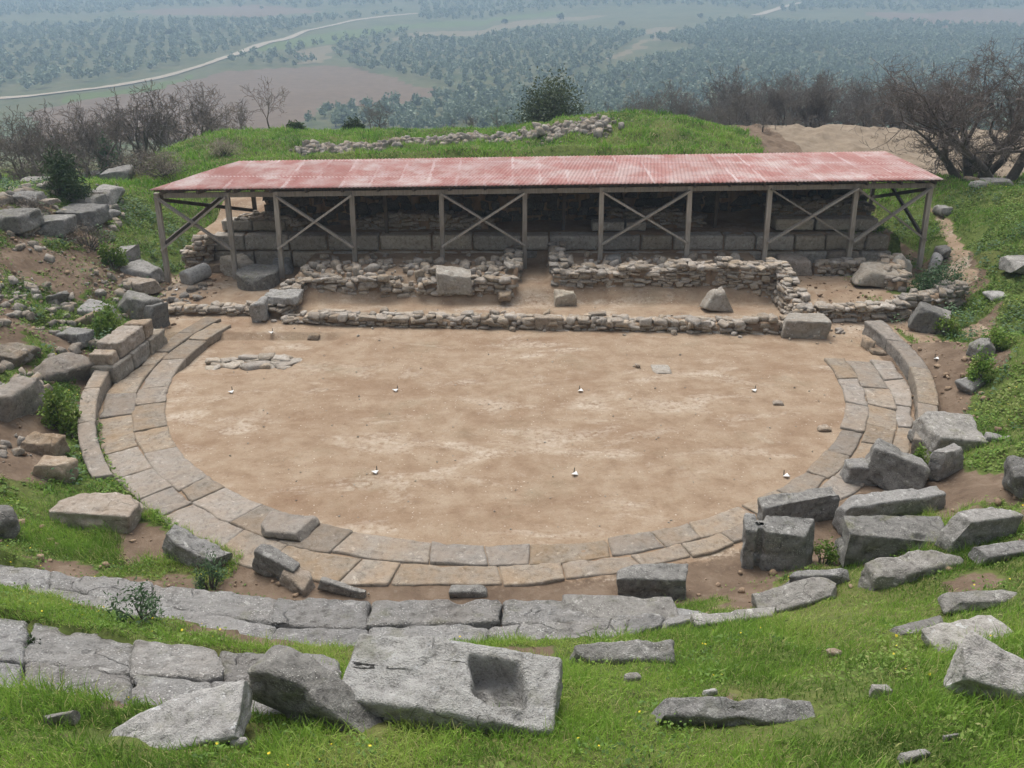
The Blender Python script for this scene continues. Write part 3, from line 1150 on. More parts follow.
# foreground
S((238, 648, 414, 740), 'dark rounded grey boulder leaning beside the block with the square socket', .5, -22, 10, 15, M_DARK, 'boulder', 'boulder', 'slab', seed=4021,
  warp=lambda v, L, W, H: np.c_[v[:, 0], v[:, 1] * (1 - .35 * sstep(-.1, .5, v[:, 0] / L)), v[:, 2] * (1 - .5 * sstep(-.25, .5, v[:, 0] / L) - .25 * sstep(-.3, -.5, v[:, 0] / L))])
S((88, 690, 266, 766), 'pale flat tapering slab tilted in the grass, lowest left of the foreground stones', .27, 18, 14, -6, M_LIGHT, 'stone_slab', 'stone slab', 'slab',
  warp=lambda v, L, W, H: np.c_[v[:, 0], v[:, 1] * (1 - .55 * sstep(.1, -.5, v[:, 0] / L)), v[:, 2] * (1 - .45 * sstep(.1, -.5, v[:, 0] / L))])
S((46, 708, 82, 730), 'small brownish grey stone in the grass left of the pale tapering slab', .5, 10, 0, 0, M_GREY, 'stone', 'stone', 'boulder')
S((42, 670, 58, 680), 'little tan stone lying on the upper left row of seats', .5, 0, 0, 0, M_TAN, 'stone', 'stone', 'boulder', zoff=.06)
S((230, 737, 252, 752), 'small grey stone against the right tip of the pale tapering slab', .5, 15, 0, 0, M_LIGHT, 'stone', 'stone', 'boulder')
S((328, 717, 352, 730), 'small pale stone tucked under the dark rounded boulder', .55, 0, 0, 0, M_LIGHT, 'stone', 'stone', 'boulder')
S((569, 638, 673, 670), 'flat brownish grey block half sunk in grass right of the socketed block', .45, 2, 10, 0, M_GREY, 'stone_slab', 'stone slab', 'slab')
S((634, 692, 828, 732), 'long low grey slab lying alone in the grass at the bottom of the slope', .38, -3, 14, 0, M_GREY, 'stone_slab', 'stone slab', 'slab')
S((936, 638, 1046, 712), 'large pale angular slab tilted up at the right edge of the grass', .5, -24, 14, 8, M_LIGHT, 'stone_slab', 'stone slab', 'sharp')
S((918, 614, 1020, 656), 'thin flat grey slab lying behind the large pale angular slab', .28, 18, 8, 0, M_LIGHT, 'stone_slab', 'stone slab', 'slab')
S((936, 587, 1018, 614), 'flat grey slab high in the right grass, above the thin flat slab', .35, 6, 10, 0, M_GREY, 'stone_slab', 'stone slab', 'slab')
S((884, 620, 948, 638), 'narrow sunken slab showing as a grey strip in the right grass', .3, 14, 8, 0, M_GREY, 'stone_slab', 'stone slab', 'slab')
S((826, 648, 841, 658), 'small round tan stone alone in the middle of the right grass', .55, 0, 0, 0, M_TAN, 'stone', 'stone', 'boulder')
S((868, 684, 890, 699), 'small grey stone in the grass above the end of the long low slab', .5, 0, 0, 0, M_GREY, 'stone', 'stone', 'boulder')
S((896, 748, 932, 764), 'pale flat stone at the bottom edge of the grass', .35, 10, 0, 0, M_LIGHT, 'stone', 'stone', 'slab')
S((942, 732, 962, 742), 'small half buried stone in grass below the large pale angular slab', .5, 10, 0, 0, M_GREY, 'stone', 'stone', 'boulder')
S((624, 672, 642, 684), 'small grey stone in grass below the flat brownish block', .5, 10, 0, 0, M_GREY, 'stone', 'stone', 'boulder')
S((702, 688, 718, 697), 'little pale stone on the upper edge of the long low slab', .5, 10, 0, 0, M_LIGHT, 'stone', 'stone', 'boulder')
S((617, 562, 685, 604), 'squared grey block standing at the inner edge of the lower seat row', .55, -5, 2, 0, M_DARK)
S((560, 600, 700, 632), 'long grey slab at the right end of the lower seat row', .2, -3, 3, 0, M_GREY, 'stone_slab', 'stone slab', 'slab', zoff=.1)
S((450, 585, 487, 598), 'small dark stone set at the front edge of the lower seat row', .5, 0, 0, 0, M_DARK, 'stone', 'stone', 'block')
S((318, 578, 372, 600), 'pointed flat grey stone in the red soil strip before the lower seat row', .4, -15, 4, 8, M_GREY, 'stone_slab', 'stone slab', 'sharp')
S((250, 545, 300, 585), 'dark grey block tipped against the paving at lower left', .5, -25, 0, 14, M_GREY)
S((274, 566, 320, 592), 'brown cracked block tipped beside the dark grey one at lower left', .5, -30, 0, 10, M_TAN, kind='sharp')
S((262, 514, 318, 544), 'rounded worn slab lifted out of the lower left paving', .2, -10, 2, 0, M_SLAB, 'stone_slab', 'stone slab', 'slab', zoff=.07)
# right heap
S((739, 513, 812, 574), 'upright dark block with a groove down its left side, standing on red soil', .72, -8, 0, 0, M_DARK,
  warp=lambda v, L, W, H: np.c_[v[:, 0], v[:, 1] + np.where((np.abs(v[:, 0] + L * .27) < .055) & (v[:, 1] < 0), .10, 0), np.where(np.abs(v[:, 0] + L * .27) < .055, np.minimum(v[:, 2], H * .86), v[:, 2])])
S((756, 488, 836, 528), 'dark notched block just behind the upright grooved block', .55, 10, 0, -3, M_DARK)
S((841, 458, 872, 486), 'small grey stone wedged at the left of the dark tilted cube', .6, 0, 0, 0, M_GREY, 'stone', 'stone', 'sharp')
S((856, 442, 919, 494), 'dark cube-like block tilted on its edge at the back of the right heap', .6, -28, -8, 14, M_DARK)
S((917, 411, 974, 458), 'pale squared block at the top of the right heap, against the grass bank', .5, -4, 8, 2, M_GREY)
S((903, 426, 930, 446), 'small dark stone touching the left of the pale squared block', .6, 0, 0, 0, M_DARK, 'stone', 'stone', 'boulder')
S((924, 446, 963, 482), 'pointed grey stone between the tilted cube and the pale squared block', .65, 20, 0, 0, M_GREY, 'stone', 'stone', 'sharp')
S((834, 486, 942, 532), 'long grey block lying behind the mossy topped block of the right heap', .58, 9, 0, -4, M_GREY)
S((820, 513, 940, 566), 'long mossy topped dark block in the middle of the right heap', .55, -3, 2, 0, M_DARK)
S((937, 504, 1012, 553), 'squared grey block at the right end of the heap with a chipped corner', .6, 12, 0, 0, M_GREY)
S((856, 543, 962, 590), 'worn sloping seat slab just below the mossy topped block', .35, 14, 8, -6, M_GREY, 'stone_slab', 'stone slab', 'slab', sink=.45)
S((966, 536, 1040, 566), 'flat seat slab below the chipped corner block at the right edge', .35, 14, 8, 0, M_GREY, 'stone_slab', 'stone slab', 'slab')
S((783, 568, 848, 592), 'narrow dark block edge showing below the upright grooved block', .6, 4, 0, 0, M_DARK)
S((742, 578, 846, 616), 'long rounded seat slab running up from the end of the seat row', .3, 16, 6, -8, M_GREY, 'stone_slab', 'stone slab', 'slab')
S((690, 606, 790, 628), 'thin seat slab almost covered by grass beyond the lower seat row', .3, 6, 8, -2, M_GREY, 'stone_slab', 'stone slab', 'slab')
S((1000, 458, 1040, 500), 'rough grey boulder on the bank at the right edge above the heap', .6, 0, 0, 0, M_DARK, 'boulder', 'boulder', 'boulder')
S((980, 432, 1012, 444), 'low grey stone in the grass right of the pale squared block', .45, -10, 0, 4, M_GREY, 'stone', 'stone', 'slab')
S((966, 336, 992, 362), 'dark grey stone set in the bare soil of the right bank', .6, 30, 0, 0, M_DARK, 'boulder', 'boulder', 'sharp')
S((956, 372, 990, 392), 'flat grey stone poking out of the right bank', .4, 30, 0, -12, M_GREY, 'stone_slab', 'stone slab', 'slab')
S((902, 300, 936, 334), 'tall dark block leaning at the upper end of the right bench', .65, -20, 0, 18, M_DARK)
S((923, 304, 952, 336), 'grey block standing beside the tall leaning dark block', .6, -25, 0, 4, M_GREY)
S((1000, 255, 1045, 275), 'grey boulder in the grass at the right edge below the path', .5, 0, 0, 0, M_GREY, 'boulder', 'boulder', 'boulder')
S((985, 290, 1005, 300), 'small pale stone in the green right bank', .5, 0, 0, 0, M_LIGHT, 'stone', 'stone', 'boulder')
# right entrance
S((855, 264, 896, 293), 'pale tan block with a slanting face beside the right rubble wall', .62, -8, 0, 8, M_PALE, kind='sharp', base=at_z(875, 285, .2))
S((882, 257, 907, 284), 'pale pointed stone behind the slanting faced block', .8, 20, 0, 20, M_PALE, 'stone', 'stone', 'sharp', base=at_z(894, 279, .2))
S((920, 252, 947, 275), 'pale worn boulder near the shelter, right corner post behind it', .55, -30, 0, 8, M_LIGHT, 'boulder', 'boulder', 'boulder')
S((934, 245, 950, 260), 'short dark drum stone next to the footpath', .6, 0, 0, 0, M_DARK, 'stone_drum', 'stone drum', 'boulder')
S((823, 246, 854, 268), 'squared tan block standing on the earth under the right part of the shelter', .65, 0, 0, 0, M_TAN)
S((698, 287, 736, 311), 'triangular pale boulder leaning on the back of the front rubble wall', .8, 0, 0, 0, M_PALE, 'boulder', 'boulder', 'sharp', base=at_z(717, 309, .02),
  warp=lambda v, L, W, H: np.c_[v[:, 0] * (1 - .75 * np.clip(v[:, 2] / H, 0, 1)), v[:, 1] * (1 - .5 * np.clip(v[:, 2] / H, 0, 1)), v[:, 2] * 1.1])
S((769, 302, 818, 330), 'large tan corner block ending the front rubble wall', .6, -6, 0, 0, M_PALE, base=(7.75, 21.3, -.02))
S((805, 322, 826, 334), 'small pale stone at the foot of the large tan corner block', .5, -6, 0, 0, M_LIGHT, 'stone', 'stone', 'boulder')
S((862, 335, 874, 352), 'pair-like small dark stone by the end of the right paving', .5, -6, 0, 0, M_TAN, 'stone', 'stone', 'boulder')
S((870, 347, 886, 356), 'small flat tan stone beside the right bench', .4, -6, 0, 0, M_TAN, 'stone', 'stone', 'slab')
S((745, 160, 765, 172), 'placeholder', .5, 0, 0, 0, M_TAN, 'stone', 'stone', 'boulder')
bpy.data.objects.remove(bpy.data.objects[-1] if False else COL.objects[-1])
# left entrance
S((238, 262, 279, 289), 'round dark drum-like block lying flat before the shelter', .5, 0, 0, 0, M_DARK, 'stone_drum', 'stone drum', 'block', base=at_z(259, 284, .2),
  warp=lambda v, L, W, H: np.c_[v[:, :2] * (1 / np.maximum(1, np.hypot(v[:, 0] / L * 2, v[:, 1] / W * 2)))[:, None], v[:, 2]])
S((180, 250, 206, 268), 'tan squared boulder left of the fallen column piece', .6, -15, 0, 0, M_PALE, 'boulder', 'boulder', 'boulder')
S((222, 244, 256, 269), 'pale angular boulder leaning by the second shelter post', .6, -25, 0, 14, M_PALE, 'boulder', 'boulder', 'sharp', base=at_z(237, 273, .2))
S((206, 259, 230, 274), 'low brown block at the foot of the ashlar wall on the left', .6, 5, 0, 0, M_TAN, base=at_z(218, 270, .2))
S((270, 258, 295, 275), 'grey angular stone at the left end of the raised rubble platform', .6, 20, 0, 0, M_GREY, 'stone', 'stone', 'sharp')
S((262, 288, 296, 304), 'flat grey block on the left end of the front rubble wall', .4, 0, 0, 0, M_GREY, base=(-6.45, 22.9, .40))
S((254, 299, 271, 323), 'pale stone standing on end at the left end of the front rubble wall', .8, 0, 0, -12, M_LIGHT, 'standing_stone', 'stone', 'sharp')
S((309, 327, 320, 337), 'small stone on the edge of the sunken left floor', .5, 0, 0, 0, M_TAN, 'stone', 'stone', 'boulder')
S((437, 266, 470, 293), 'large flat faced grey block built into the left rubble platform', .8, 0, 0, 0, M_ASHLAR, zoff=0)
S((497, 286, 511, 302), 'small tan stone at the passage end of the left rubble platform', .6, 0, 0, 0, M_TAN, 'stone', 'stone', 'boulder')
S((555, 289, 576, 306), 'squared grey block at the foot of the right side of the passage', .75, 0, 0, 0, M_ASHLAR)
S((534, 312, 562, 330), 'large squared stone built into the middle of the front rubble wall', .8, 0, 0, 0, M_TAN, base=(1.0, 21.70, -.06))
S((607, 253, 622, 265), 'rounded stone on the right rubble platform next to a post', .6, 0, 0, 0, M_GREY, 'stone', 'stone', 'boulder')
S((652, 364, 670, 374), 'flat pale stone sunk in the right of the orchestra floor', .12, 0, 0, 0, M_PALE, 'stone', 'stone', 'slab')
S((634, 362, 641, 369), 'small round stone in the orchestra floor left of the flat pale stone', .5, 0, 0, 0, M_TAN, 'stone', 'stone', 'boulder')
S((772, 398, 783, 406), 'small tan stone in the right half of the orchestra floor', .4, 0, 0, 0, M_TAN, 'stone', 'stone', 'boulder')
S((817, 424, 830, 432), 'small tan stone near the right paving edge', .4, 0, 0, 0, M_TAN, 'stone', 'stone', 'boulder')
def column_piece(box, label):
    p = hit((box[0] + box[2]) / 2, box[3] - 6)
    L, r = .85, .25
    k, n = 22, 14
    a = np.linspace(0, 2 * math.pi, k, endpoint=False)
    v = []
    prof = [(-.5, 0.), (-.5, .6), (-.5, .93)] + [(t, 1.) for t in np.linspace(-.47, .47, n)] + [(.5, .93), (.5, .6), (.5, 0.)]
    for t, q in prof:
        v.append(np.c_[np.full(k, t * L), r * q * np.cos(a) * (1 - .1 * t), r * q * np.sin(a) * (1 - .1 * t)])
    v = np.concatenate(v)
    v = v + .03 * np.stack([fbm(v * 6 + i * 9, 3, i) for i in range(3)], -1)
    f = []
    for j in range(len(prof) - 1):
        for i in range(k):
            f.append((j * k + i, j * k + (i + 1) % k, (j + 1) * k + (i + 1) % k, (j + 1) * k + i))
    mb = MB()
    mb.add(v, np.array(f)[:, ::-1])
    o = mb.obj('column_drum', M_LIGHT, loc=(p[0], p[1], p[2] + r * .85))
    o.rotation_euler = (0, math.radians(-6), math.radians(58))
    tag(o, label, 'column piece')


column_piece((186, 264, 208, 287), 'fallen round column piece lying on the earth of the left entrance')
# left bank
S((104, 244, 139, 265), 'grey rounded boulder on the green bank left of the shelter', .6, -8, 0, 0, M_GREY, 'boulder', 'boulder', 'sharp', sink=.3)
S((123, 261, 163, 281), 'flat topped grey boulder below the rounded one on the left bank', .5, -12, 0, 10, M_GREY, 'boulder', 'boulder', 'sharp', sink=.3)
S((124, 276, 160, 293), 'low tan boulder above the dark stacked blocks', .5, -8, 0, 0, M_TAN, 'boulder', 'boulder', 'sharp', sink=.3)
S((118, 288, 160, 322), 'big dark block on top of the left retaining blocks', .65, -25, 0, 8, M_DARK, kind='sharp', sink=.22)
S((150, 298, 168, 333), 'dark block at the orchestra end of the left retaining blocks', .7, -30, 0, 0, M_DARK, sink=.22)
S((130, 302, 144, 321), 'small pale pointed stone standing before the big dark block', .75, 0, 0, 0, M_TAN, 'stone', 'stone', 'sharp', sink=.22)
S((56, 326, 93, 346), 'dark squared block lying in the weeds of the left bank', .55, -8, 0, 0, M_DARK, sink=.22)
S((30, 336, 84, 386), 'tan boulder sloping down through the left weeds', .40, -35, 0, 22, M_CURB, 'boulder', 'boulder', 'sharp', sink=.55)
S((-14, 364, 38, 420), 'big brown boulder at the left edge of the bank', .42, -10, 0, 10, M_CURB, 'boulder', 'boulder', 'sharp', sink=.55)
S((-10, 335, 24, 364), 'brown boulder above the big one at the left edge', .4, -10, 0, 10, M_CURB, 'boulder', 'boulder', 'sharp', sink=.55)
S((28, 432, 64, 458), 'brown stone ledge in the bare soil of the left bank', .5, 0, 0, 8, M_TAN, 'stone', 'stone', 'sharp', sink=.3)
S((40, 452, 72, 482), 'cracked brown stone just below the ledge stone on the left bank', .5, 0, 0, 10, M_TAN, 'stone', 'stone', 'sharp', sink=.3)
S((60, 488, 143, 532), 'wide flat topped brown boulder above the bare soil at lower left', .42, -4, 0, 0, M_TAN, 'boulder', 'boulder', 'block', sink=.22)
S((-14, 504, 19, 540), 'dark boulder at the left edge beside yellow flowers', .6, 0, 0, 0, M_DARK, 'boulder', 'boulder', 'boulder', sink=.22)
S((158, 534, 232, 568), 'long narrow kerb stone slanting down between weeds and soil', .5, -22, 0, 14, M_DARK, 'kerb_stone', 'kerb stone', 'block', sink=.22)
S((80, 300, 112, 320), 'grey stone half buried in weeds near the big dark block', .45, 0, 0, 10, M_GREY, 'stone', 'stone', 'slab', sink=.22)
S((48, 286, 64, 306), 'grey slab on edge in the left bank above the weeds', .5, -30, 0, 20, M_GREY, 'stone_slab', 'stone slab', 'slab', sink=.22)
S((78, 308, 96, 328), 'tan stone in the weeds beside the dark squared block', .4, -20, 0, 10, M_TAN, 'stone', 'stone', 'slab', sink=.22)
# ruined wall, upper left
S((6, 189, 42, 207), 'weathered grey block at the top of the upper left ruin', .6, 5, 0, 0, M_DARK, sink=.22)
S((-12, 206, 34, 231), 'wide dark block at the left end of the upper left ruin', .6, 0, 0, 0, M_DARK, sink=.22)
S((32, 214, 70, 234), 'grey block in the middle of the lower course of the upper left ruin', .6, 0, 0, 0, M_DARK, sink=.22)
S((63, 204, 101, 226), 'grey slab-topped block ending the upper left ruin', .55, 0, 0, 0, M_DARK, sink=.22)
S((72, 193, 102, 206), 'flat stone above the block ending the upper left ruin', .5, 0, 0, 0, M_DARK, 'stone_slab', 'stone slab', 'slab', sink=.22)
S((98, 184, 120, 202), 'pale rounded stone against the shrub of the upper left ruin', .6, 0, 0, 0, M_GREY, 'boulder', 'boulder', 'boulder', sink=.22)
S((36, 208, 60, 216), 'flat tan stone lying on the middle of the upper left ruin', .5, 0, 0, 0, M_TAN, 'stone', 'stone', 'slab', zoff=.35, sink=.22)
S((26, 224, 38, 233), 'small tan stone at the foot of the upper left ruin', .5, 0, 0, 0, M_TAN, 'stone', 'stone', 'boulder', sink=.22)
S((100, 166, 138, 182), 'long grey boulder in the grass behind the shrub', .5, 10, 0, -8, M_DARK, 'boulder', 'boulder', 'boulder', sink=.22)
S((80, 168, 108, 180), 'grey boulder left of the long one in the grass behind the shrub', .5, 10, 0, 0, M_DARK, 'boulder', 'boulder', 'boulder', sink=.22)
S((20, 176, 48, 186), 'pale stone in grass above the upper left ruin', .5, 0, 0, 0, M_GREY, 'stone', 'stone', 'slab', sink=.22)
S((104, 208, 116, 217), 'small pale stone on the slope right of the upper left ruin', .5, 0, 0, 0, M_GREY, 'stone', 'stone', 'boulder', sink=.22)
# right, behind
S((966, 175, 980, 184), 'tan stone under the big bare tree', .6, 0, 0, 0, M_TAN, 'stone', 'stone', 'boulder')
S((970, 180, 984, 188), 'pale stone just below the tan one under the big bare tree', .6, 0, 0, 0, M_LIGHT, 'stone', 'stone', 'boulder')
S((984, 178, 1010, 186), 'flat grey stone lying right of the pale stone under the tree', .5, 0, 0, 0, M_GREY, 'stone_slab', 'stone slab', 'slab')
S((936, 205, 950, 216), 'grey stone next to the shelter corner where the footpath begins', .6, 0, 0, 0, M_GREY, 'stone', 'stone', 'boulder')


# left retaining wall of two courses
def ret_wall():
    root = empty('retaining_wall', (-9.1, 19.2, 0), 'short retaining wall of squared tan blocks at the left end of the bench', 'retaining wall')
    P0, P1 = np.array([-9.10, 17.9]), np.array([-8.88, 20.5])
    d = (P1 - P0) / np.linalg.norm(P1 - P0)
    n = np.array([-d[1], d[0]])
    for z, off, segs in ((.44, 0., ((.0, .85), (.87, 1.72), (1.74, 2.6))), (.84, .08, ((.1, .45), (.5, 1.75), (1.78, 2.2)))):
        for k, (s0, s1) in enumerate(segs):
            m = MB()
            c = [P0 + d * s1 + n * off, P0 + d * s0 + n * off, P0 + d * s0 + n * .65, P0 + d * s1 + n * .65]
            quad_stone(m, c, z - (.12 if (z > .5 and k == 0) else 0), .43 if z < .5 else .40, int(s1 * 90 + z * 7), .04, .04, .025, .008, None, .07)
            mm = (c[0] + c[2]) / 2
            slab_obj(m, 'wall_block', M_TAN if z > .5 else M_ASHLAR, root, (mm[0], mm[1], z - .43))


ret_wall()


# ------------------------------------------------------------------ rubble walls
def rubble_wall(name, label, pts, thick, zb, zt, seed, mat, sl=(.14, .48), sh=(.05, .14), cat='rubble wall', core=True, topj=.15, backs=True):
    """dry stone wall along pts; zb/zt are functions or numbers of the distance share 0..1"""
    R = random.Random(seed)
    pts = np.array(pts, float)
    seg = np.r_[0, np.cumsum(np.linalg.norm(np.diff(pts, axis=0), axis=1))]
    T = seg[-1]
    fz = (lambda s: zt) if np.isscalar(zt) else (lambda s: float(np.interp(s / T, np.linspace(0, 1, len(zt)), zt)))
    fb = (lambda s: zb) if np.isscalar(zb) else (lambda s: float(np.interp(s / T, np.linspace(0, 1, len(zb)), zb)))
    nsd = seed * .37

    def P(s):
        return np.array([np.interp(s, seg, pts[:, 0]), np.interp(s, seg, pts[:, 1])])

    def Tn(s):
        d = P(min(s + .05, T)) - P(max(s - .05, 0))
        d /= np.linalg.norm(d)
        return d, np.array([-d[1], d[0]])
    mb = MB()
    if core:
        ns = max(3, int(T / .3))
        for i in range(ns):
            s0, s1 = i * T / ns, (i + 1) * T / ns
            a, b = P(s0 + .002), P(s1 - .002)
            _, n = Tn((s0 + s1) / 2)
            th = thick / 2 - .05
            z0, z1 = fb(s0) - .15, min(fz(s0), fz(s1)) - .07
            c = [a - n * th, b - n * th, b + n * th, a + n * th]
            v = [(*p, z0) for p in c] + [(*p, max(z1, z0 + .05)) for p in c]
            mb.add(v, [(4, 5, 6, 7), (0, 1, 5, 4), (1, 2, 6, 5), (2, 3, 7, 6), (3, 0, 4, 7)], mat=1, rnd=.5)

    def put(s, off, z, l, w, h, sd, tilt=.12):
        p = P(s)
        d, n = Tn(s)
        v, q = rock(l, w, h, sd, .06, .11, .26, .018, 4, 6, .03)
        v = v @ rotm(math.atan2(d[1], d[0]) + R.uniform(-tilt, tilt), R.uniform(-.12, .12), R.uniform(-.16, .16)).T
        c = p + n * off
        mb.add(v + np.array([c[0], c[1], z]), q, rnd=R.random())
    k = 0
    for side in ((-1, 1) if backs else (-1,)):
        z = 0.
        while True:
            h = R.uniform(*sh)
            s = R.uniform(-.1, .05)
            any_ = False
            while s < T:
                l = R.uniform(*sl)
                m = s + l / 2
                if 0 <= m <= T:
                    zz = fb(m) + z
                    lim = fz(m) + .5 * topj * float(vnoise(np.array([[m * 1.7, nsd, 0.]]))[0])
                    if zz + h * .6 < lim:
                        any_ = True
                        if R.random() < .12:
                            s += l
                            continue
                        put(m, side * (thick / 2 - .09 + R.uniform(-.06, .05)), zz + R.uniform(-.025, .025), l * R.uniform(.85, 1.08), .24, h * R.uniform(.8, 1.3), seed * 1000 + k, .2)
                        k += 1
                s += l
            z += h * .95
            if not any_ or z > 4:
                break
    # capping stones
    s = 0
    while s < T:
        l = R.uniform(sl[0], sl[1])
        for o in np.arange(-thick / 2 + .12, thick / 2, .22):
            if R.random() < .88:
                m = min(max(s + R.uniform(0, l), 0), T)
                put(m, o + R.uniform(-.05, .05), fz(m) - .13 + R.uniform(-.03, topj * .5), l * R.uniform(.7, 1.1), R.uniform(.18, .34), R.uniform(.07, .14), seed * 1000 + k, 1.)
                k += 1
        s += l * .9
    c = P(T / 2)
    o = mb.obj(name, [mat, M_EARTH], origin=(c[0], c[1], fb(T / 2)))
    for s in np.arange(0, T, .4):
        c = P(s)
        FOOT.append((c[0], c[1], .3, .3, 0))
    return tag(o, label, cat)


rubble_wall('rubble_wall', 'long low tan rubble wall along the far side of the orchestra floor', [(-6.3, 22.35), (-3, 22.05), (1, 21.85), (4, 21.7), (7.0, 21.5), (8.1, 21.45)], .5,
            -.05, [.14, .30, .20, .32, .24, .34, .22, .32, .22, .36, .26, .38, .30], 31, M_RUBBLE)
rubble_wall('rubble_wall', 'narrow rubble wall running left from the standing stone', [(-10.0, 22.95), (-8.5, 22.95), (-7.0, 22.9)], .38, 0, .22, 32, M_RUBBLE)
rubble_wall('rubble_wall', 'grey and tan rubble front of the left platform, left of the passage', [(-6.4, 24.45), (-4, 24.3), (-1.6, 24.25), (.12, 24.2)], .55,
            .1, [.48, .74, .62, .72, .46, .66, .52, .74, .74], 33, M_RUBBLE, (.16, .42))
rubble_wall('rubble_wall', 'left side wall of the narrow central passage', [(.02, 24.5), (.05, 25.4), (.08, 26.5)], .42, .1, [.95, 1.05, 1.0], 34, M_RUBBLE_GREY)
rubble_wall('rubble_wall', 'right side wall of the narrow central passage', [(1.42, 24.3), (1.42, 25.4), (1.42, 26.5)], .45, .1, [.8, 1.1, 1.15], 35, M_RUBBLE_GREY)
rubble_wall('rubble_wall', 'tall grey rubble front of the right platform, right of the passage', [(1.6, 24.5), (4, 24.55), (6.2, 24.5), (7.75, 24.3)], .6,
            .1, [.74, .92, .80, 1.0, .84, 1.06, .94, 1.12, .98, 1.1], 36, M_RUBBLE, (.16, .45))
rubble_wall('rubble_wall', 'pale rubble cross wall at the right end of the right platform', [(8.05, 22.0), (8.0, 23.2), (7.95, 24.8)], .5, 0, [.45, .62, .95, 1.05], 37, M_RUBBLE)
rubble_wall('rubble_wall', 'low pale rubble wall at the entrance right of the large corner block', [(8.5, 22.45), (9.7, 22.4), (10.9, 22.6)], .42, 0, [.40, .42, .45], 38, M_RUBBLE)
rubble_wall('rubble_wall', 'grey rubble wall rising towards the footpath on the right', [(10.95, 22.85), (11.8, 23.0), (12.9, 23.5)], .5, 0, [.55, .6, .75], 39, M_RUBBLE_GREY)
rubble_wall('rubble_wall', 'low rubble cross wall under the flat grey block at the left end', [(-6.55, 22.55), (-6.5, 23.4), (-6.45, 24.3)], .55, 0, [.36, .46, .62], 48, M_RUBBLE)
rubble_wall('rubble_wall', 'rough rubble packing at the left end of the ashlar wall', [(-10.5, 26.6), (-9.95, 26.75), (-9.75, 26.9)], .5, .15, [.8, 1.15, 1.3], 49, M_RUBBLE)
rubble_wall('rubble_wall', 'tumbled rubble beside the pale worn boulder near the right corner post', [(11.5, 24.4), (11.7, 25.3), (11.9, 26.0)], .6, .1, [.6, .8, .9], 40, M_RUBBLE)
rubble_wall('rubble_footing', 'short footing of pale stones in the sunken left part of the orchestra', [tuple(at_z(206, 364, -.1)[:2]), tuple(at_z(245, 361, -.1)[:2]), tuple(at_z(288, 363, -.1)[:2])], .6, -.2, -.07, 41, M_PALE_RUBBLE, (.3, .7), cat='stone footing', core=False, topj=.05)
rubble_wall('rubble_wall', 'rubble heap on the left end of the ashlar wall under the shelter', [(-9.3, 27.9), (-8.0, 27.9), (-6.9, 28.0)], .6, 1.1, [1.6, 1.75, 1.5], 42, M_RUBBLE)
rubble_wall('rubble_wall', 'brown rubble wall inside the shelter at left of centre', [(-5.2, 28.2), (-2.8, 28.1), (-.8, 28.2)], .6, 1.1, [1.45, 1.75, 1.7, 1.5], 43, M_RUBBLE)
rubble_wall('rubble_wall', 'grey rubble wall inside the shelter right of centre', [(3.2, 28.5), (5.2, 28.4), (6.4, 28.5)], .6, 1.1, [1.7, 1.8, 1.6], 44, M_RUBBLE_GREY)
rubble_wall('rubble_wall', 'tall grey rubble wall inside the right bays of the shelter', [(8.6, 28.6), (10.3, 28.5), (12.0, 28.6)], .7, 1.1, [1.9, 2.1, 1.9], 45, M_RUBBLE_GREY)
rubble_wall('rubble_wall', 'rear rubble wall with shade in its colour, closing the back of the shelter', [(-8.2, 28.45), (0, 29.25), (12.4, 30.5)], .5, 1.1, [2.9, 3.1, 3.05, 3.1, 3.05, 3.1, 3.0], 46, M_RUBBLE_SHADED, (.3, .6), (.2, .3), backs=False)
rubble_wall('rubble_wall', 'pale rubble pier standing behind the rubble cross wall', [(9.6, 26.2), (10.9, 26.2), (11.8, 26.1)], .5, .15, [.55, .65, .6], 47, M_RUBBLE)


def ashlar(label, runs, Y0, zc, seed):
    x0 = min(r[0] for r in runs)
    x1 = max(r[1] for r in runs)
    root = empty('ashlar_wall', ((x0 + x1) / 2, Y0, 0), label, 'ashlar wall')
    R = random.Random(seed)
    k = 0
    for (xa, xb, zb, h, dy) in runs:
        x = xa
        while x < xb - .05:
            l = R.uniform(.95, 1.75)
            if xb - (x + l) < .6:
                l = xb - x
            m = MB()
            d = .6
            yy = Y0 + dy + R.uniform(-.03, .03)
            hh = h * R.uniform(.96, 1.0)
            quad_stone(m, [(x, yy), (x + l, yy), (x + l, yy + d), (x, yy + d)], zb + hh, hh - .012, seed * 50 + k, .08, .03, .018, .012, None, .05)
            slab_obj(m, 'wall_block', M_ASHLAR, root, (x + l / 2, yy + d / 2, zb))
            k += 1
            x += l


ashlar('long ashlar wall of big grey blocks in courses behind the shelter posts, with a square drain hole',
       [(-9.7, .85, .2, .52, 0), (1.45, 12.3, .2, .52, 0), (-9.7, 1.2, .73, .5, .10), (1.2, 12.2, .73, .5, .10), (-9.5, -7.4, 1.24, .36, .62), (2.6, 4.4, 1.24, .30, .62), (8.6, 12.0, 1.24, .40, .62)], 26.85, 0, 61)
S((823, 246, 854, 268), 'squared tan block fallen before the ashlar wall near the right bays', .7, 0, 0, 0, M_TAN, seed=91, base=(9.2, 26.3, .2))
COL.objects[-1].location.x = 8.95

# ------------------------------------------------------------------ shelter
FL, FR = np.array([-10.75, 25.3, 3.02]), np.array([13.3, 26.4, 3.12])
BL, BR = np.array([-9.0, 28.6, 3.32]), np.array([13.25, 30.9, 3.28])
shel = empty('shelter', (1.2, 26.4, .8), 'long open timber shelter with a red corrugated roof over the ruined stage building', 'shelter')
SH = np.array(shel.location)


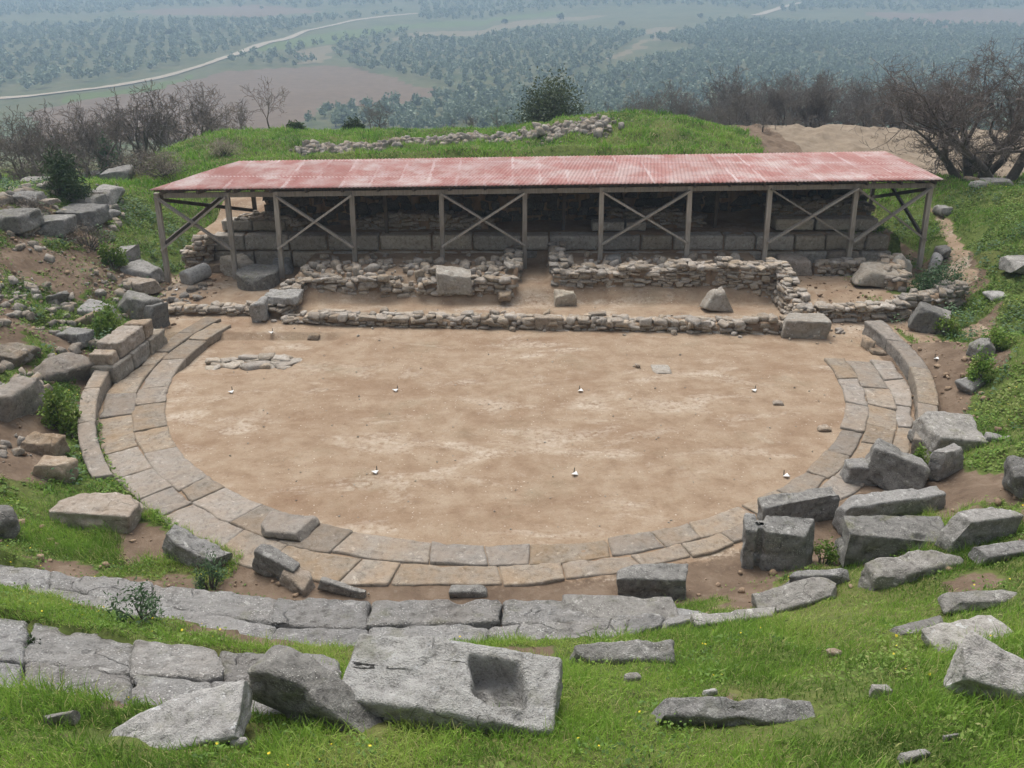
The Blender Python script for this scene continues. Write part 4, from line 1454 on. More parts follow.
def part(mb, name, mat, smooth=False, parent=shel):
    o = mb.obj(name, mat, parent, smooth)
    v = np.concatenate(mb.v)
    c = v.mean(0)
    me = o.data
    co = np.empty(len(me.vertices) * 3, np.float32)
    me.vertices.foreach_get('co', co)
    co = co.reshape(-1, 3) - c
    me.vertices.foreach_set('co', co.astype(np.float32).ravel())
    me.update()
    o.location = c - SH
    return o


def roof_part():
    nx, ny = 1400, 14
    s = np.linspace(0, 1, nx)
    t = np.linspace(0, 1, ny)
    S_, T_ = np.meshgrid(s, t)
    P = (1 - S_)[..., None] * (1 - T_)[..., None] * FL + S_[..., None] * (1 - T_)[..., None] * FR + S_[..., None] * T_[..., None] * BR + (1 - S_)[..., None] * T_[..., None] * BL
    Ls = np.linalg.norm(FR - FL)
    wave = .011 * np.sin(S_ * Ls / .125 * 2 * math.pi)
    sag = -.008 * np.sin(S_ * 41) * np.sin(T_ * 3.14)
    cellx = np.floor(S_ * Ls / .86)
    hsh = np.sin(cellx * 12.9898 + np.floor(T_ * 2.3) * 78.233) * 43758.5453
    hsh = hsh - np.floor(hsh)
    lap = .010 * (np.floor(T_ * 2.3) % 2) + .010 * hsh * np.clip(1 - 3 * T_, 0, 1)
    P = P - (hsh * .05 * (T_ < .04))[..., None] * np.array([-.05, 1, 0])
    up = P.copy()
    up[..., 2] += wave + sag + lap
    lo = up.copy()
    lo[..., 2] -= .012
    i = np.arange(nx * ny).reshape(ny, nx)
    q = np.stack([i[:-1, :-1], i[:-1, 1:], i[1:, 1:], i[1:, :-1]], -1).reshape(-1, 4)
    n = nx * ny
    ed = []
    for a, b in ((i[0, :-1], i[0, 1:]), (i[-1, 1:], i[-1, :-1]), (i[1:, 0], i[:-1, 0]), (i[:-1, -1], i[1:, -1])):
        ed.append(np.stack([b, a, a + n, b + n], -1))
    mb = MB()
    mb.add(np.concatenate([up.reshape(-1, 3), lo.reshape(-1, 3)]), np.concatenate([q, q[:, ::-1] + n, *ed]))
    return part(mb, 'roof', M_ROOF, True)


roof_part()


def beam_v(a, b, w, h, up=(0, 0, 1)):
    a, b = np.array(a, float), np.array(b, float)
    d = b - a
    d /= np.linalg.norm(d)
    u = np.array(up, float)
    s = np.cross(d, u)
    s /= np.linalg.norm(s)
    u = np.cross(s, d)
    v = []
    n = 4
    for k in range(n + 1):
        p = a + (b - a) * k / n
        for (i, j) in ((-1, -1), (1, -1), (1, 1), (-1, 1)):
            v.append(p + s * i * w / 2 + u * j * h / 2 + rng.normal(0, .003, 3))
    q = [(0, 3, 2, 1), (4 * n, 4 * n + 1, 4 * n + 2, 4 * n + 3)]
    for k in range(n):
        for i in range(4):
            q.append((4 * k + i, 4 * k + (i + 1) % 4, 4 * k + 4 + (i + 1) % 4, 4 * k + 4 + i))
    return v, q


def beam(name, a, b, w, h, mat=None, up=(0, 0, 1)):
    mb = MB()
    v, q = beam_v(a, b, w, h, up)
    mb.add(v, q)
    return part(mb, name, mat or M_WOOD)


def fr(u, t=0., z=None):
    """point under the roof: u = pixel column on the front line, t = share of the depth"""
    # world x from the front line
    s = u
    p = (1 - s) * (1 - t) * FL + s * (1 - t) * FR + s * t * BR + (1 - s) * t * BL
    return p


PX = [(155, 239), (226, 243), (275, 253), (351.5, 256), (441, 249), (525, 273), (602, 256), (690.5, 249), (771, 249), (858, 247), (932, 246)]
S_P = []
TF = .07
for (u, vb) in PX:
    # find share s so that the post head projects to column u
    best = min(np.linspace(0, 1, 2001), key=lambda s: abs(project(*(fr(s, TF)))[0] - u))
    S_P.append(best)
heads = [fr(s, TF) for s in S_P]
feet = []
for (u, vb), hd in zip(PX, heads):
    y = hd[1]
    p = at_y(u + (512 - u) * .012, vb, y)
    z = float(terrain(hd[0], y))
    p[2] = min(p[2], 1.0)
    feet.append(np.array([hd[0] + (p[0] - hd[0]) * .6, y, min(p[2], z + .02) - .08]))
for hd, ft in zip(heads, feet):
    beam('post', ft, hd - np.array([0, 0, .16]), .14, .14, up=(0, 1, 0))
beam('beam', fr(.008, TF) - [0, .0, .24], fr(.995, TF) - [0, .0, .24], .09, .15, M_WOOD)
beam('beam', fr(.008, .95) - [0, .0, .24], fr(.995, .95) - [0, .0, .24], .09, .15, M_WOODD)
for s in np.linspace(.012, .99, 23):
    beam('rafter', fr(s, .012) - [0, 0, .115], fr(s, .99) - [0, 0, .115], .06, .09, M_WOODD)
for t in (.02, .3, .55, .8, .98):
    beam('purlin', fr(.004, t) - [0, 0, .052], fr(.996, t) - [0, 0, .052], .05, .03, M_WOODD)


def cross(i, j, za=None, zb=None):
    a, b = heads[i], heads[j]
    fa, fb_ = feet[i], feet[j]
    top = np.array([0, -.085, -.28])
    lo = .42
    yo = np.array([0, -.085, 0])
    beam('brace', a + top, np.array([fb_[0], fb_[1], max(fb_[2], .75) + lo]) + yo, .055, .15, up=(0, 1, 0))
    yo2 = np.array([0, -.145, 0])
    beam('brace', b + top + [0, -.06, 0], np.array([fa[0], fa[1], max(fa[2], .75) + lo]) + yo2, .055, .15, up=(0, 1, 0))


for i, j in ((0, 1), (2, 3), (4, 5), (6, 7), (8, 9), (9, 10)):
    cross(i, j)
# rear posts and side ties
for s in np.linspace(.02, .985, 9):
    h = fr(s, .95)
    z = float(terrain(h[0], h[1]))
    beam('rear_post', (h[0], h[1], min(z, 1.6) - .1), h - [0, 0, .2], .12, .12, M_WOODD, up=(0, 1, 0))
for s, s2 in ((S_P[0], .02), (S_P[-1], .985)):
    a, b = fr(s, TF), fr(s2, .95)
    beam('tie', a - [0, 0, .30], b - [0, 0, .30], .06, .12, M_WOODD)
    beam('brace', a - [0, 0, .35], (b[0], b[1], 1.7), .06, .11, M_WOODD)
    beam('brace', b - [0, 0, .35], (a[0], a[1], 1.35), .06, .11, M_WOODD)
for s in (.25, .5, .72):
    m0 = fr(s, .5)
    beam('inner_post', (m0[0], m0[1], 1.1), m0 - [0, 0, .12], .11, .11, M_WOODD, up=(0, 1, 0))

# ------------------------------------------------------------------ survey markers
MK = [(232.5, 392, 'far left of the orchestra floor'), (397, 390.5, 'far line, left of centre'), (579, 391, 'far line, right of centre'),
      (754.6, 390.6, 'far right of the orchestra floor'), (377, 472, 'near left of the orchestra floor'), (573.5, 474, 'near middle of the orchestra floor'),
      (784, 476, 'near right of the orchestra floor'), (273, 335, 'earth beside the standing stone'), (177, 290, 'earth of the left entrance'),
      (935, 359, 'bare soil above the right bench'), (884, 315, 'earth by the leaning dark block'), (941, 318, 'grass beside the right bank block')]
for u, v, where in MK:
    p = hit(u, v)
    t = empty('survey_marker', p, 'white survey tag on an iron peg, ' + where, 'survey marker', 'white survey markers', rz=random.uniform(-.6, .6))
    m = MB()
    k = 6
    an = np.linspace(0, 2 * math.pi, k, endpoint=False)
    v0 = np.c_[.012 * np.cos(an), .012 * np.sin(an), np.full(k, -.04)]
    v1 = np.c_[.008 * np.cos(an) + .02 * math.sin(u), .008 * np.sin(an), np.full(k, .13)]
    m.add(np.r_[v0, v1, [[.02 * math.sin(u), 0, .135]]], [(i, (i + 1) % k, k + (i + 1) % k, k + i) for i in range(k)], [(k + i, k + (i + 1) % k, 2 * k) for i in range(k)])
    m.obj('peg', M_PEG, t)
    m = MB()
    x, q = cube_grid(4, 4, 1)
    w = x * np.array([.05, .042, .005])
    w[:, 2] += .02 + .02 * x[:, 0] * x[:, 1] + .02
    w[:, 1] -= .06
    m.add(w, q)
    m.obj('tag', M_WHITE, t)


# ------------------------------------------------------------------ foliage helpers
def leaf_quads(c, size, R, flat=.0, asp=.5):
    """c (n,3) centres -> leaf shaped quads"""
    n = len(c)
    a = R.normal(size=(n, 3))
    a[:, 2] *= (1 - flat)
    a /= np.linalg.norm(a, axis=1, keepdims=True)
    b = R.normal(size=(n, 3))
    if flat:
        b = np.cross(np.c_[R.normal(0, .4, n), R.normal(0, .4, n), np.ones(n)], a)
    b -= (b * a).sum(1, keepdims=True) * a
    b /= np.linalg.norm(b, axis=1, keepdims=True)
    s = (size * R.uniform(.6, 1.3, n))[:, None] if np.isscalar(size) else size[:, None]
    v = np.stack([c - a * s, c + b * s * asp, c + a * s, c - b * s * asp], 1).reshape(-1, 3)
    q = np.arange(n * 4).reshape(n, 4)
    return v, q


def tubes(segs, mb, sides=4, mat=0):
    """segs: list of (p0, p1, r0, r1)"""
    if not segs:
        return
    p0 = np.array([s[0] for s in segs])
    p1 = np.array([s[1] for s in segs])
    r0 = np.array([s[2] for s in segs])
    r1 = np.array([s[3] for s in segs])
    d = p1 - p0
    d /= np.maximum(np.linalg.norm(d, axis=1, keepdims=True), 1e-6)
    ref = np.where(np.abs(d[:, 2:3]) < .9, np.array([[0, 0, 1.]]), np.array([[1., 0, 0]]))
    a = np.cross(d, ref)
    a /= np.linalg.norm(a, axis=1, keepdims=True)
    b = np.cross(d, a)
    an = np.linspace(0, 2 * math.pi, sides, endpoint=False)
    ring_ = a[:, None, :] * np.cos(an)[None, :, None] + b[:, None, :] * np.sin(an)[None, :, None]
    v = np.concatenate([p0[:, None] + ring_ * r0[:, None, None], p1[:, None] + ring_ * r1[:, None, None]], 1)
    n = len(segs)
    base = (np.arange(n) * 2 * sides)[:, None]
    q = []
    for i in range(sides):
        j = (i + 1) % sides
        q.append(np.concatenate([base + i, base + j, base + sides + j, base + sides + i], 1))
    mb.add(v.reshape(-1, 3), np.concatenate(q), mat=mat, rnd=.5)


def grow(R, out, p, d, L, r, depth, maxd, spread, droop, nch):
    n = 3 if depth < 2 else 2
    for i in range(n):
        d = d + R.normal(0, .13 + .05 * depth, 3) + np.array([0, 0, droop * (1 if depth else 0)])
        d /= np.linalg.norm(d)
        p1 = p + d * L / n
        r1 = max(r * .86, .004)
        out[0 if depth == 0 else 1].append((p, p1, r, r1))
        p, r = p1, r1
        if depth >= 1 and depth < maxd and i < n - 1:
            side(R, out, p, d, L * .55, r * .55, depth + 1, maxd, spread, droop, nch)
    if depth < maxd:
        for k in range(nch if depth else nch + 1):
            side(R, out, p, d, L * R.uniform(.62, .85), r * R.uniform(.6, .78), depth + 1, maxd, spread, droop, nch)


def side(R, out, p, d, L, r, depth, maxd, spread, droop, nch):
    nd = d + R.normal(0, spread, 3) + np.array([0, 0, .12])
    nd /= np.linalg.norm(nd)
    grow(R, out, p, nd, L, max(r, .004), depth, maxd, spread, droop, nch)


def bare_tree(name, label, height, seed, loc, twig, group=None, maxd=5, nch=2, spread=.62, trunk_h=.22, rad=.07, lean=(0, 0), minr=.006, cat='tree', stems=None, wide=1.):
    R = np.random.default_rng(seed)
    out = ([], [])
    for ln in (stems or [lean]):
        grow(R, out, np.array([0., 0, -.25]), np.array([ln[0], ln[1], 1.]), 1.0 * trunk_h / .22, rad * 3.2, 0, maxd, spread, .03, nch)
    allp = np.array([s[1] for s in out[1]])
    k = height / max(allp[:, 2].max(), .1)
    rk = k
    W3 = np.array([k * wide, k * wide, k])
    sc = lambda L_: [(a * W3, b * W3, max(r0 * rk * .35, minr), max(r1 * rk * .35, minr)) for a, b, r0, r1 in L_]
    root = empty(name, loc, label, cat, group)
    m = MB()
    tubes(sc(out[0]), m, 7)
    m.obj('trunk', M_BARK, root)
    m = MB()
    s1 = sc(out[1])
    big = [s for s in s1 if s[2] > .03]
    small = [s for s in s1 if s[2] <= .03]
    tubes(big, m, 5)
    tubes(small, m, 3)
    m.obj('branches', twig, root)
    return root


def dup_tree(root, loc, rz, sc, label=None, group=None):
    r = root.copy()
    COL.objects.link(r)
    r.location = loc
    r.rotation_euler = (0, 0, rz)
    r.scale = (sc, sc, sc)
    if label:
        r['label'] = label
    if group:
        r['group'] = group
    for ch in list(root.children):
        c = ch.copy()
        COL.objects.link(c)
        c.parent = r
    return r


def tz(x, y):
    return float(terrain(x, y))


def place(u, vtop, Y, z_off=0.):
    """ground point in column u at range Y and the height that reaches row vtop"""
    p = at_y(u, vtop, Y)
    g = tz(p[0], Y)
    return (p[0], Y, g + z_off), max(p[2] - g, .6)


# big tree at the right and its neighbour
loc, h = place(975, 22, 34.6)
p0 = hit(974, 178)
bare_tree('bare_tree', 'large leafless tree with a forked dark trunk behind the right end of the shelter', h * 1.0, 5, (p0[0], p0[1], p0[2]), M_TWIG, None, 7, 2, .62, .13, .065, (0, 0), .0065, 'tree', [(-.75, .1), (.7, -.1), (-.2, .3), (.25, -.2)], 1.05)
loc, h = place(1040, 18, 33.0)
bare_tree('bare_tree', 'leafless tree at the right edge, close beside the large forked one', h, 15, loc, M_TWIG, None, 6, 2, .6, .16, .08, (-.3, 0), .0075, 'tree', [(-.5, 0), (.3, .1)], 1.15)
# single tree over the left mound
loc, h = place(264, 75, 54)
bare_tree('bare_tree', 'slim leafless tree standing alone above the mound behind the left end of the roof', h, 23, loc, M_TWIG, None, 5, 2, .5, .25, .06, (0, 0), .008)
# thickets
L_LAB = 'leafless brown tree in the thicket behind the upper left ruin'
R_LAB = 'leafless reddish brown tree in the thicket beyond the mound and spoil heap'
protosL = [bare_tree('bare_tree', L_LAB, 4.2, 101 + i, (0, 0, 0), M_TWIG, 'bare trees of the left thicket', 6, 2, .62, .14, .05, (0, 0), .009) for i in range(3)]
protosR = [bare_tree('bare_tree', R_LAB, 4.6, 131 + i, (0, 0, 0), M_TWIG2, 'bare trees of the right thicket', 6, 2, .55, .12, .05, (0, 0), .012) for i in range(4)]
R = random.Random(77)
lt = [(8, 104, 42), (34, 100, 44), (60, 116, 42), (80, 98, 47), (104, 92, 49), (128, 82, 50), (152, 78, 51), (172, 84, 50), (188, 80, 52), (205, 92, 54), (60, 108, 52), (20, 108, 50),
      (112, 98, 56), (140, 90, 56), (-15, 104, 46), (238, 98, 56), (222, 108, 56), (90, 104, 52), (46, 122, 46), (10, 128, 40), (75, 126, 41), (165, 96, 56)]
for i, (u, vt, Yd) in enumerate(lt):
    loc, h = place(u, vt, Yd)
    pr = protosL[i % 3]
    if i < 3:
        pr.location, pr.scale = loc, (h / 4.2,) * 3
    else:
        dup_tree(pr, loc, R.uniform(0, 6.28), h / 4.2)
rt = []
for i in range(84):
    u = 606 + (i * 37.7) % 350 + R.uniform(-8, 8)
    Yd = R.choice([53, 56, 60, 64, 70, 78])
    vt = 104 - 26 * float(sstep(640, 760, np.array(u))) + R.uniform(-8, 16) - (8 if Yd > 66 else 0)
    rt.append((u, vt, Yd))
rt += [(700 + 11 * k, 100 + (k * 37) % 22, 45 + (k * 13) % 6) for k in range(9)]
rt += [(655, 84, 56), (668, 78, 58), (470, 112, 58), (452, 116, 60), (378, 98, 60), (366, 104, 62), (350, 118, 58), (495, 108, 60)]
for i, (u, vt, Yd) in enumerate(rt):
    loc, h = place(u, vt, Yd)
    pr = protosR[i % 4]
    if i < 4:
        pr.location, pr.scale = loc, (h / 4.6,) * 3
    else:
        dup_tree(pr, loc, R.uniform(0, 6.28), h / 4.6)


# leafy shrubs
def shrub(name, label, box, Y, mat, n, leaf, seed, dense=1., asp=.45, cat='shrub', flat=0., loose=.25, up=1.):
    x0, y0, x1, y1 = box
    if Y is None:
        b = hit((x0 + x1) / 2, y1 - 2)
    else:
        q = at_y((x0 + x1) / 2, y1, Y)
        b = np.array([q[0], Y, tz(q[0], Y)])
    s = depth(b) / F
    rx = (x1 - x0) * s / 2
    hgt = max((project(*b)[1] - y0) * s * 1.04, .1) if Y is not None else (y1 - y0) * s * 1.04
    R = np.random.default_rng(seed)
    root = empty(name, b, label, cat)
    nb = max(6, int(n / 60))
    # sub clumps inside an uneven dome
    cl = R.normal(size=(nb, 3))
    cl /= np.linalg.norm(cl, axis=1, keepdims=True)
    cl *= (R.uniform(.2, 1, (nb, 1))) ** .45
    cl[:, 2] = np.abs(cl[:, 2]) * up
    rad_c = R.uniform(.16, .36, nb)
    which = R.integers(0, nb, n)
    pt = cl[which] * .82 + R.normal(size=(n, 3)) * rad_c[which][:, None] * .55
    pt = pt * np.array([rx, rx * .9, hgt * .92]) + np.array([0, 0, hgt * .05])
    pt[:, 2] = np.abs(pt[:, 2]) + .02
    v, q = leaf_quads(pt, leaf, R, flat, asp)
    m = MB()
    m.add(v, q, rnd=np.repeat(np.clip(R.uniform(0, 1, nb)[which] * .6 + R.uniform(0, .4, n), 0, 1), 4))
    m.obj('foliage', mat, root, False)
    m = MB()
    segs = []
    for k in range(nb):
        tip = cl[k] * .8 * np.array([rx, rx * .9, hgt * .9])
        mid = tip * .5 + np.array([0, 0, -.05 * hgt]) + R.normal(0, .04 * rx, 3)
        r = .012 * hgt + .006
        segs += [(np.array([R.normal(0, .05 * rx), R.normal(0, .05 * rx), -.15]), mid, r * 1.6, r), (mid, tip, r, r * .4)]
    tubes(segs, m, 4)
    m.obj('stems', M_BARK, root)
    FOOT.append((b[0], b[1], .1, .1, 0))
    return root


shrub('evergreen_shrub', 'rounded dark green evergreen bush standing on the mound behind the shelter', (512, 73, 590, 128), 50, M_OLIVEBUSH, 6500, .085, 3)
shrub('conifer_shrub', 'dark green feathery shrub on the upper left ruin', (42, 152, 92, 200), None, M_PINE, 3000, .10, 4, asp=.16)
shrub('shrub', 'dark green leafy shrub hanging over the footpath side of the right bank', (905, 262, 968, 300), None, M_SAGE, 2600, .05, 5, asp=.4)
shrub('shrub', 'dull brown thorny bush under the large forked tree', (942, 140, 1000, 180), 35.5, M_SCRUB, 3600, .06, 6, asp=.15)
shrub('shrub', 'dark olive bush at the foot of the bare trees left of the evergreen bush', (342, 118, 372, 138), 52, M_EVER, 1500, .10, 7)
shrub('shrub', 'small dark bush below the slim tree that stands alone', (286, 120, 308, 142), 51, M_EVER, 1200, .10, 8)
shrub('shrub', 'pale dry bush at the back left corner of the roof', (206, 138, 246, 166), 38, M_DRYGREY, 1500, .06, 9, asp=.2)
shrub('shrub', 'grey green bush among the bare trees of the left thicket', (92, 128, 122, 150), 50, M_SAGE, 1300, .1, 10)
shrub('shrub', 'grey green leafy weed clump at the end of the long kerb stone', (190, 545, 232, 590), None, M_SAGE, 700, .03, 11, asp=.3)
shrub('shrub', 'grey green weed clump in the grass strip between the two seat rows', (108, 580, 172, 622), None, M_SAGE, 700, .035, 12, asp=.3)
shrub('shrub', 'small dark weed growing out of the upper left seat row', (28, 634, 48, 660), None, M_PINE, 260, .03, 13, asp=.3)
shrub('shrub', 'pale leaved plant beside the flat stone of the right bank', (960, 350, 992, 386), None, M_WEED, 1300, .04, 14)
shrub('shrub', 'bright leafy plant above the dark stone set in the right bank', (976, 326, 1010, 352), None, M_WEED, 1300, .04, 15)
shrub('shrub', 'low leafy plant at the foot of the grey block of the right bank', (932, 316, 958, 338), None, M_WEED, 900, .04, 16)
shrub('shrub', 'dry brown scrub in front of the left mound', (128, 152, 200, 176), None, M_SCRUB, 2600, .07, 17, asp=.12)
shrub('shrub', 'dry grey scrub covering the top of the upper left ruin', (-6, 196, 60, 214), None, M_SCRUB, 2200, .05, 18, asp=.12)
shrub('shrub', 'dry brown scrub on the slope between the ruin and the grey boulders', (60, 222, 118, 250), None, M_SCRUB, 2200, .05, 31, asp=.12)
shrub('shrub', 'low green weeds on the bank just below the dry brown scrub', (100, 240, 128, 268), None, M_WEED, 1200, .05, 32)
shrub('shrub', 'yellow green leafy weeds beside the retaining blocks', (92, 302, 132, 344), None, M_WEED, 2600, .045, 33)
shrub('shrub', 'dark green weeds on the slope under the tan sloping boulder', (44, 384, 84, 430), None, M_WEED, 2000, .05, 34)
shrub('shrub', 'brown dead scrub on the hillock behind the left roof corner', (108, 150, 176, 172), None, M_SCRUB, 3000, .06, 35, asp=.12)
shrub('shrub', 'weed clump growing between the mossy topped block and the upright grooved block', (806, 538, 840, 566), None, M_WEED, 500, .03, 19)
shrub('shrub', 'fresh green weeds behind the pointed grey stone of the right heap', (906, 440, 930, 474), None, M_WEED, 900, .035, 20)


# ------------------------------------------------------------------ rubble heap on the mound, scattered stones, pebbles
def scatter(name, label, cat, pts, sizes, mat, seed, kind='stuff', flat=.6, n=3):
    R = random.Random(seed)
    mb = MB()
    for i, ((x, y), s) in enumerate(zip(pts, sizes)):
        z, _ = gz(np.array([x]), np.array([y]))
        v, q = rock(s, s * R.uniform(.6, 1), s * R.uniform(.45, .9) * flat / .6, seed * 999 + i % 60, s / n, .16, .3, .03 * min(1, s * 5), 3, n)
        v = v @ rotm(R.uniform(0, 6.28), R.uniform(-.3, .3), R.uniform(-.3, .3)).T
        mb.add(v + np.array([x, y, float(z[0]) - s * .12]), q, rnd=R.random())
    o = mb.obj(name, mat)
    return tag(o, label, cat, None, kind)


heap = np.array([hit(u, v)[:2] for u, v in [(305, 153), (340, 151), (380, 146), (430, 142), (480, 140), (530, 137), (570, 133), (606, 127)]])
R2 = np.random.default_rng(5)
s_ = R2.uniform(0, len(heap) - 1.001, 1300)
i_ = s_.astype(int)
hp_ = heap[i_] + (heap[i_ + 1] - heap[i_]) * (s_ - i_)[:, None] + R2.normal(0, .5, (1300, 2)) * np.array([.6, 1.])
scatter('rubble', 'long heap of loose grey field stones across the green mound behind the roof', 'rubble heap', hp_, .10 + .26 * R2.uniform(0, 1, 1300) ** 2, M_RUBBLE_GREY, 51, flat=.75)
pts = []
while len(pts) < 1200:
    x, y = R2.uniform(-15, -9), R2.uniform(12, 25)
    if math.hypot(x - CX, y - CY) > 10 and float(cover(np.array([x]), np.array([y]))[0][0]) < 2 and float(vnoise(np.array([[x * .8, y * .8, 2.]]))[0]) > -.35:
        pts.append((x, y))
scatter('rubble', 'loose brown stones strewn over the bare soil of the left bank', 'rubble', pts, .04 + .26 * R2.uniform(0, 1, 1200) ** 3.6, M_RUBBLE_GREY, 52, n=4)
pts = []
while len(pts) < 150:
    p = hit(R2.uniform(0, 125), R2.uniform(186, 236))
    pts.append(p[:2])
scatter('rubble', 'tumbled grey stones among the blocks of the upper left ruin', 'rubble', pts, .08 + .34 * R2.uniform(0, 1, 150) ** 1.8, M_RUBBLE_GREY, 56, n=4)
pts = []
while len(pts) < 2600:
    x, y = R2.uniform(-15.5, 12.5), R2.uniform(9.3, 26)
    r_ = math.hypot(x - CX, y - CY)
    if r_ > 9.3 and (abs(x) > 8.8 or y < 12):
        pts.append((x, y))
scatter('soil_clods', 'small clods of brown soil and grit on the bare banks', 'soil', pts, .025 + .10 * R2.uniform(0, 1, 2600) ** 3, M_EARTH, 57, n=2)
pts = []
while len(pts) < 420:
    x, y = R2.uniform(-6.3, 7.7), R2.normal(24.9, .75)
    if 24.4 < y < 26.75 and not .0 < x < 1.5:
        pts.append((x, y))
scatter('rubble', 'tumbled rubble stones covering the earth platforms behind the rubble fronts', 'rubble', pts, .07 + .3 * R2.uniform(0, 1, 420) ** 2.2, M_RUBBLE, 54, n=4)
pts = []
while len(pts) < 130:
    x = R2.uniform(-7, 9.5)
    y = 22.1 - .08 * x + R2.normal(0, .42)
    if abs(y - 21.9 + .08 * x) > .05:
        pts.append((x, y))
scatter('rubble', 'fallen rubble stones lying along the foot of the long front wall', 'rubble', pts, .05 + .2 * R2.uniform(0, 1, 130) ** 2, M_RUBBLE, 55, n=4)
pts = []
while len(pts) < 1500:
    x, y = R2.uniform(-9, 12), R2.uniform(10, 27)
    if abs(math.hypot(x - CX, y - CY) - 8.5) > .75 or y > 21.5:
        if math.hypot(x - CX, y - CY) < 9.4 or y > 20.5:
            pts.append((x, y))
scatter('pebbles', 'small pale pebbles strewn over the earth floor', 'pebbles', pts[:520], .012 + .03 * R2.uniform(0, 1, 520) ** 2, M_PALE, 53, n=2)

# ------------------------------------------------------------------ grass
FT = np.array(FOOT)


def clear(x, y):
    ok = np.ones(len(x), bool)
    for fx, fy, a, b, yw in FT:
        dx, dy = x - fx, y - fy
        near = (np.abs(dx) < a + b) & (np.abs(dy) < a + b)
        if not near.any():
            continue
        c, s = math.cos(yw), math.sin(yw)
        lx, ly = dx * c + dy * s, -dx * s + dy * c
        ok &= ~(near & (np.abs(lx) < a * .92) & (np.abs(ly) < b * .92))
    for poly in ([*ROW1_F, *ROW1_B[::-1]], [*ROW2_F, *ROW2_B[::-1]]):
        ins = in_poly(x, y, poly)
        tuft = fbm2(x, y, 1.5, 3, 71) > .15
        ok &= ~(ins & ~tuft)
    r = np.hypot(x - CX, y - CY)
    ok &= ~((r > 7.8) & (r < 9.1) & (y < 21.5))
    return ok


def blades(name, label, n, xr, yr, hgt, wid, mat, seed, lean=.5, segs=2, dens=None, clump=1.):
    R = np.random.default_rng(seed)
    x = R.uniform(*xr, n)
    y = R.uniform(*yr, n)
    z, g = gz(x, y)
    pn = fbm2(x, y, .9, 3, seed)
    ok = (g > .5) & clear(x, y)
    ok &= R.uniform(0, 1, n) < np.clip(.7 + 1.4 * pn * clump, .3, 1)
    uu, vv = project(x, y, z)
    ok &= (uu > -140) & (uu < 1164) & (vv < 860)
    if dens is not None:
        ok &= R.uniform(0, 1, n) < dens(x, y)
    x, y, z, pn = x[ok], y[ok], z[ok], pn[ok]
    n = len(x)
    low = np.where((y < 11) & (y > 7.2) & (x < -2.2) & (x > -10), .6, 1.)
    long_ = low * np.clip(fbm2(x, y, .7, 3, seed + 9) * 1.7 + .85, .5, 1.8)
    h = hgt * R.uniform(.45, 1.25, n) * long_
    a = R.uniform(0, 2 * math.pi, n)
    w = wid * R.uniform(.7, 1.3, n)
    ld = R.uniform(0, 2 * math.pi, n)
    ln = lean * R.uniform(.1, 1.2, n)
    d = np.stack([np.cos(ld) * ln, np.sin(ld) * ln, np.ones(n)], -1)
    d[:, 1] -= .25
    d /= np.linalg.norm(d, axis=1, keepdims=True)
    sd = np.stack([np.cos(a), np.sin(a), np.zeros(n)], -1) * w[:, None] / 2
    b = np.stack([x, y, z - .02], -1)
    mid = b + d * h[:, None] * .55
    d2 = d + np.stack([np.cos(ld) * ln * .9, np.sin(ld) * ln * .9, -.35 * np.ones(n)], -1)
    d2 /= np.linalg.norm(d2, axis=1, keepdims=True)
    tip = mid + d2 * h[:, None] * .5
    mb = MB()
    dry = (R.uniform(0, 1, n) < .07 + .14 * (fbm2(x, y, 1.3, 2, seed + 4) > .18))
    rv = np.clip(.42 + .9 * fbm2(x, y, .8, 3, seed + 5) + R.normal(0, .14, n), 0, .8)
    rv = np.where(dry, R.uniform(.85, 1, n), rv)
    v = np.stack([b - sd, b + sd, mid + sd * .8, mid - sd * .8, tip], 1).reshape(-1, 3)
    i = np.arange(n)[:, None] * 5
    mb.add(v, np.concatenate([i, i + 1, i + 2, i + 3], 1), np.concatenate([i + 3, i + 2, i + 4], 1), rnd=np.repeat(rv, 5))
    o = mb.obj(name, mat, None, True)
    return tag(o, label, 'grass', None, 'stuff')


blades('grass', 'fresh green grass on the near slope round the foreground stones', 520000, (-9.5, 9.5), (3.2, 12.5), .19, .0085, M_GRASS, 81, .6)
blades('grass', 'green grass and herbs on the side banks of the theatre', 420000, (-17, 20), (12.5, 31), .15, .013, M_MEADOW, 82, .8, dens=lambda x, y: np.clip(1.25 - (y - 14) * .035, .35, 1))
blades('grass', 'bright grass on the mound behind the shelter', 330000, (-30, 33), (31, 56), .24, .036, M_MEADOW, 83, .8)


blades('dry_grass', 'dry straw coloured grass in patches on the mound and the left bank', 260000, (-30, 14), (11, 52), .22, .018, M_DRYGREY, 84, .9,
       dens=lambda x, y: np.where(fbm2(x, y, .45, 4, 88) > np.where(x < -9, .06, .20), .75, 0) * ((x < -8.5) | (y > 31)))


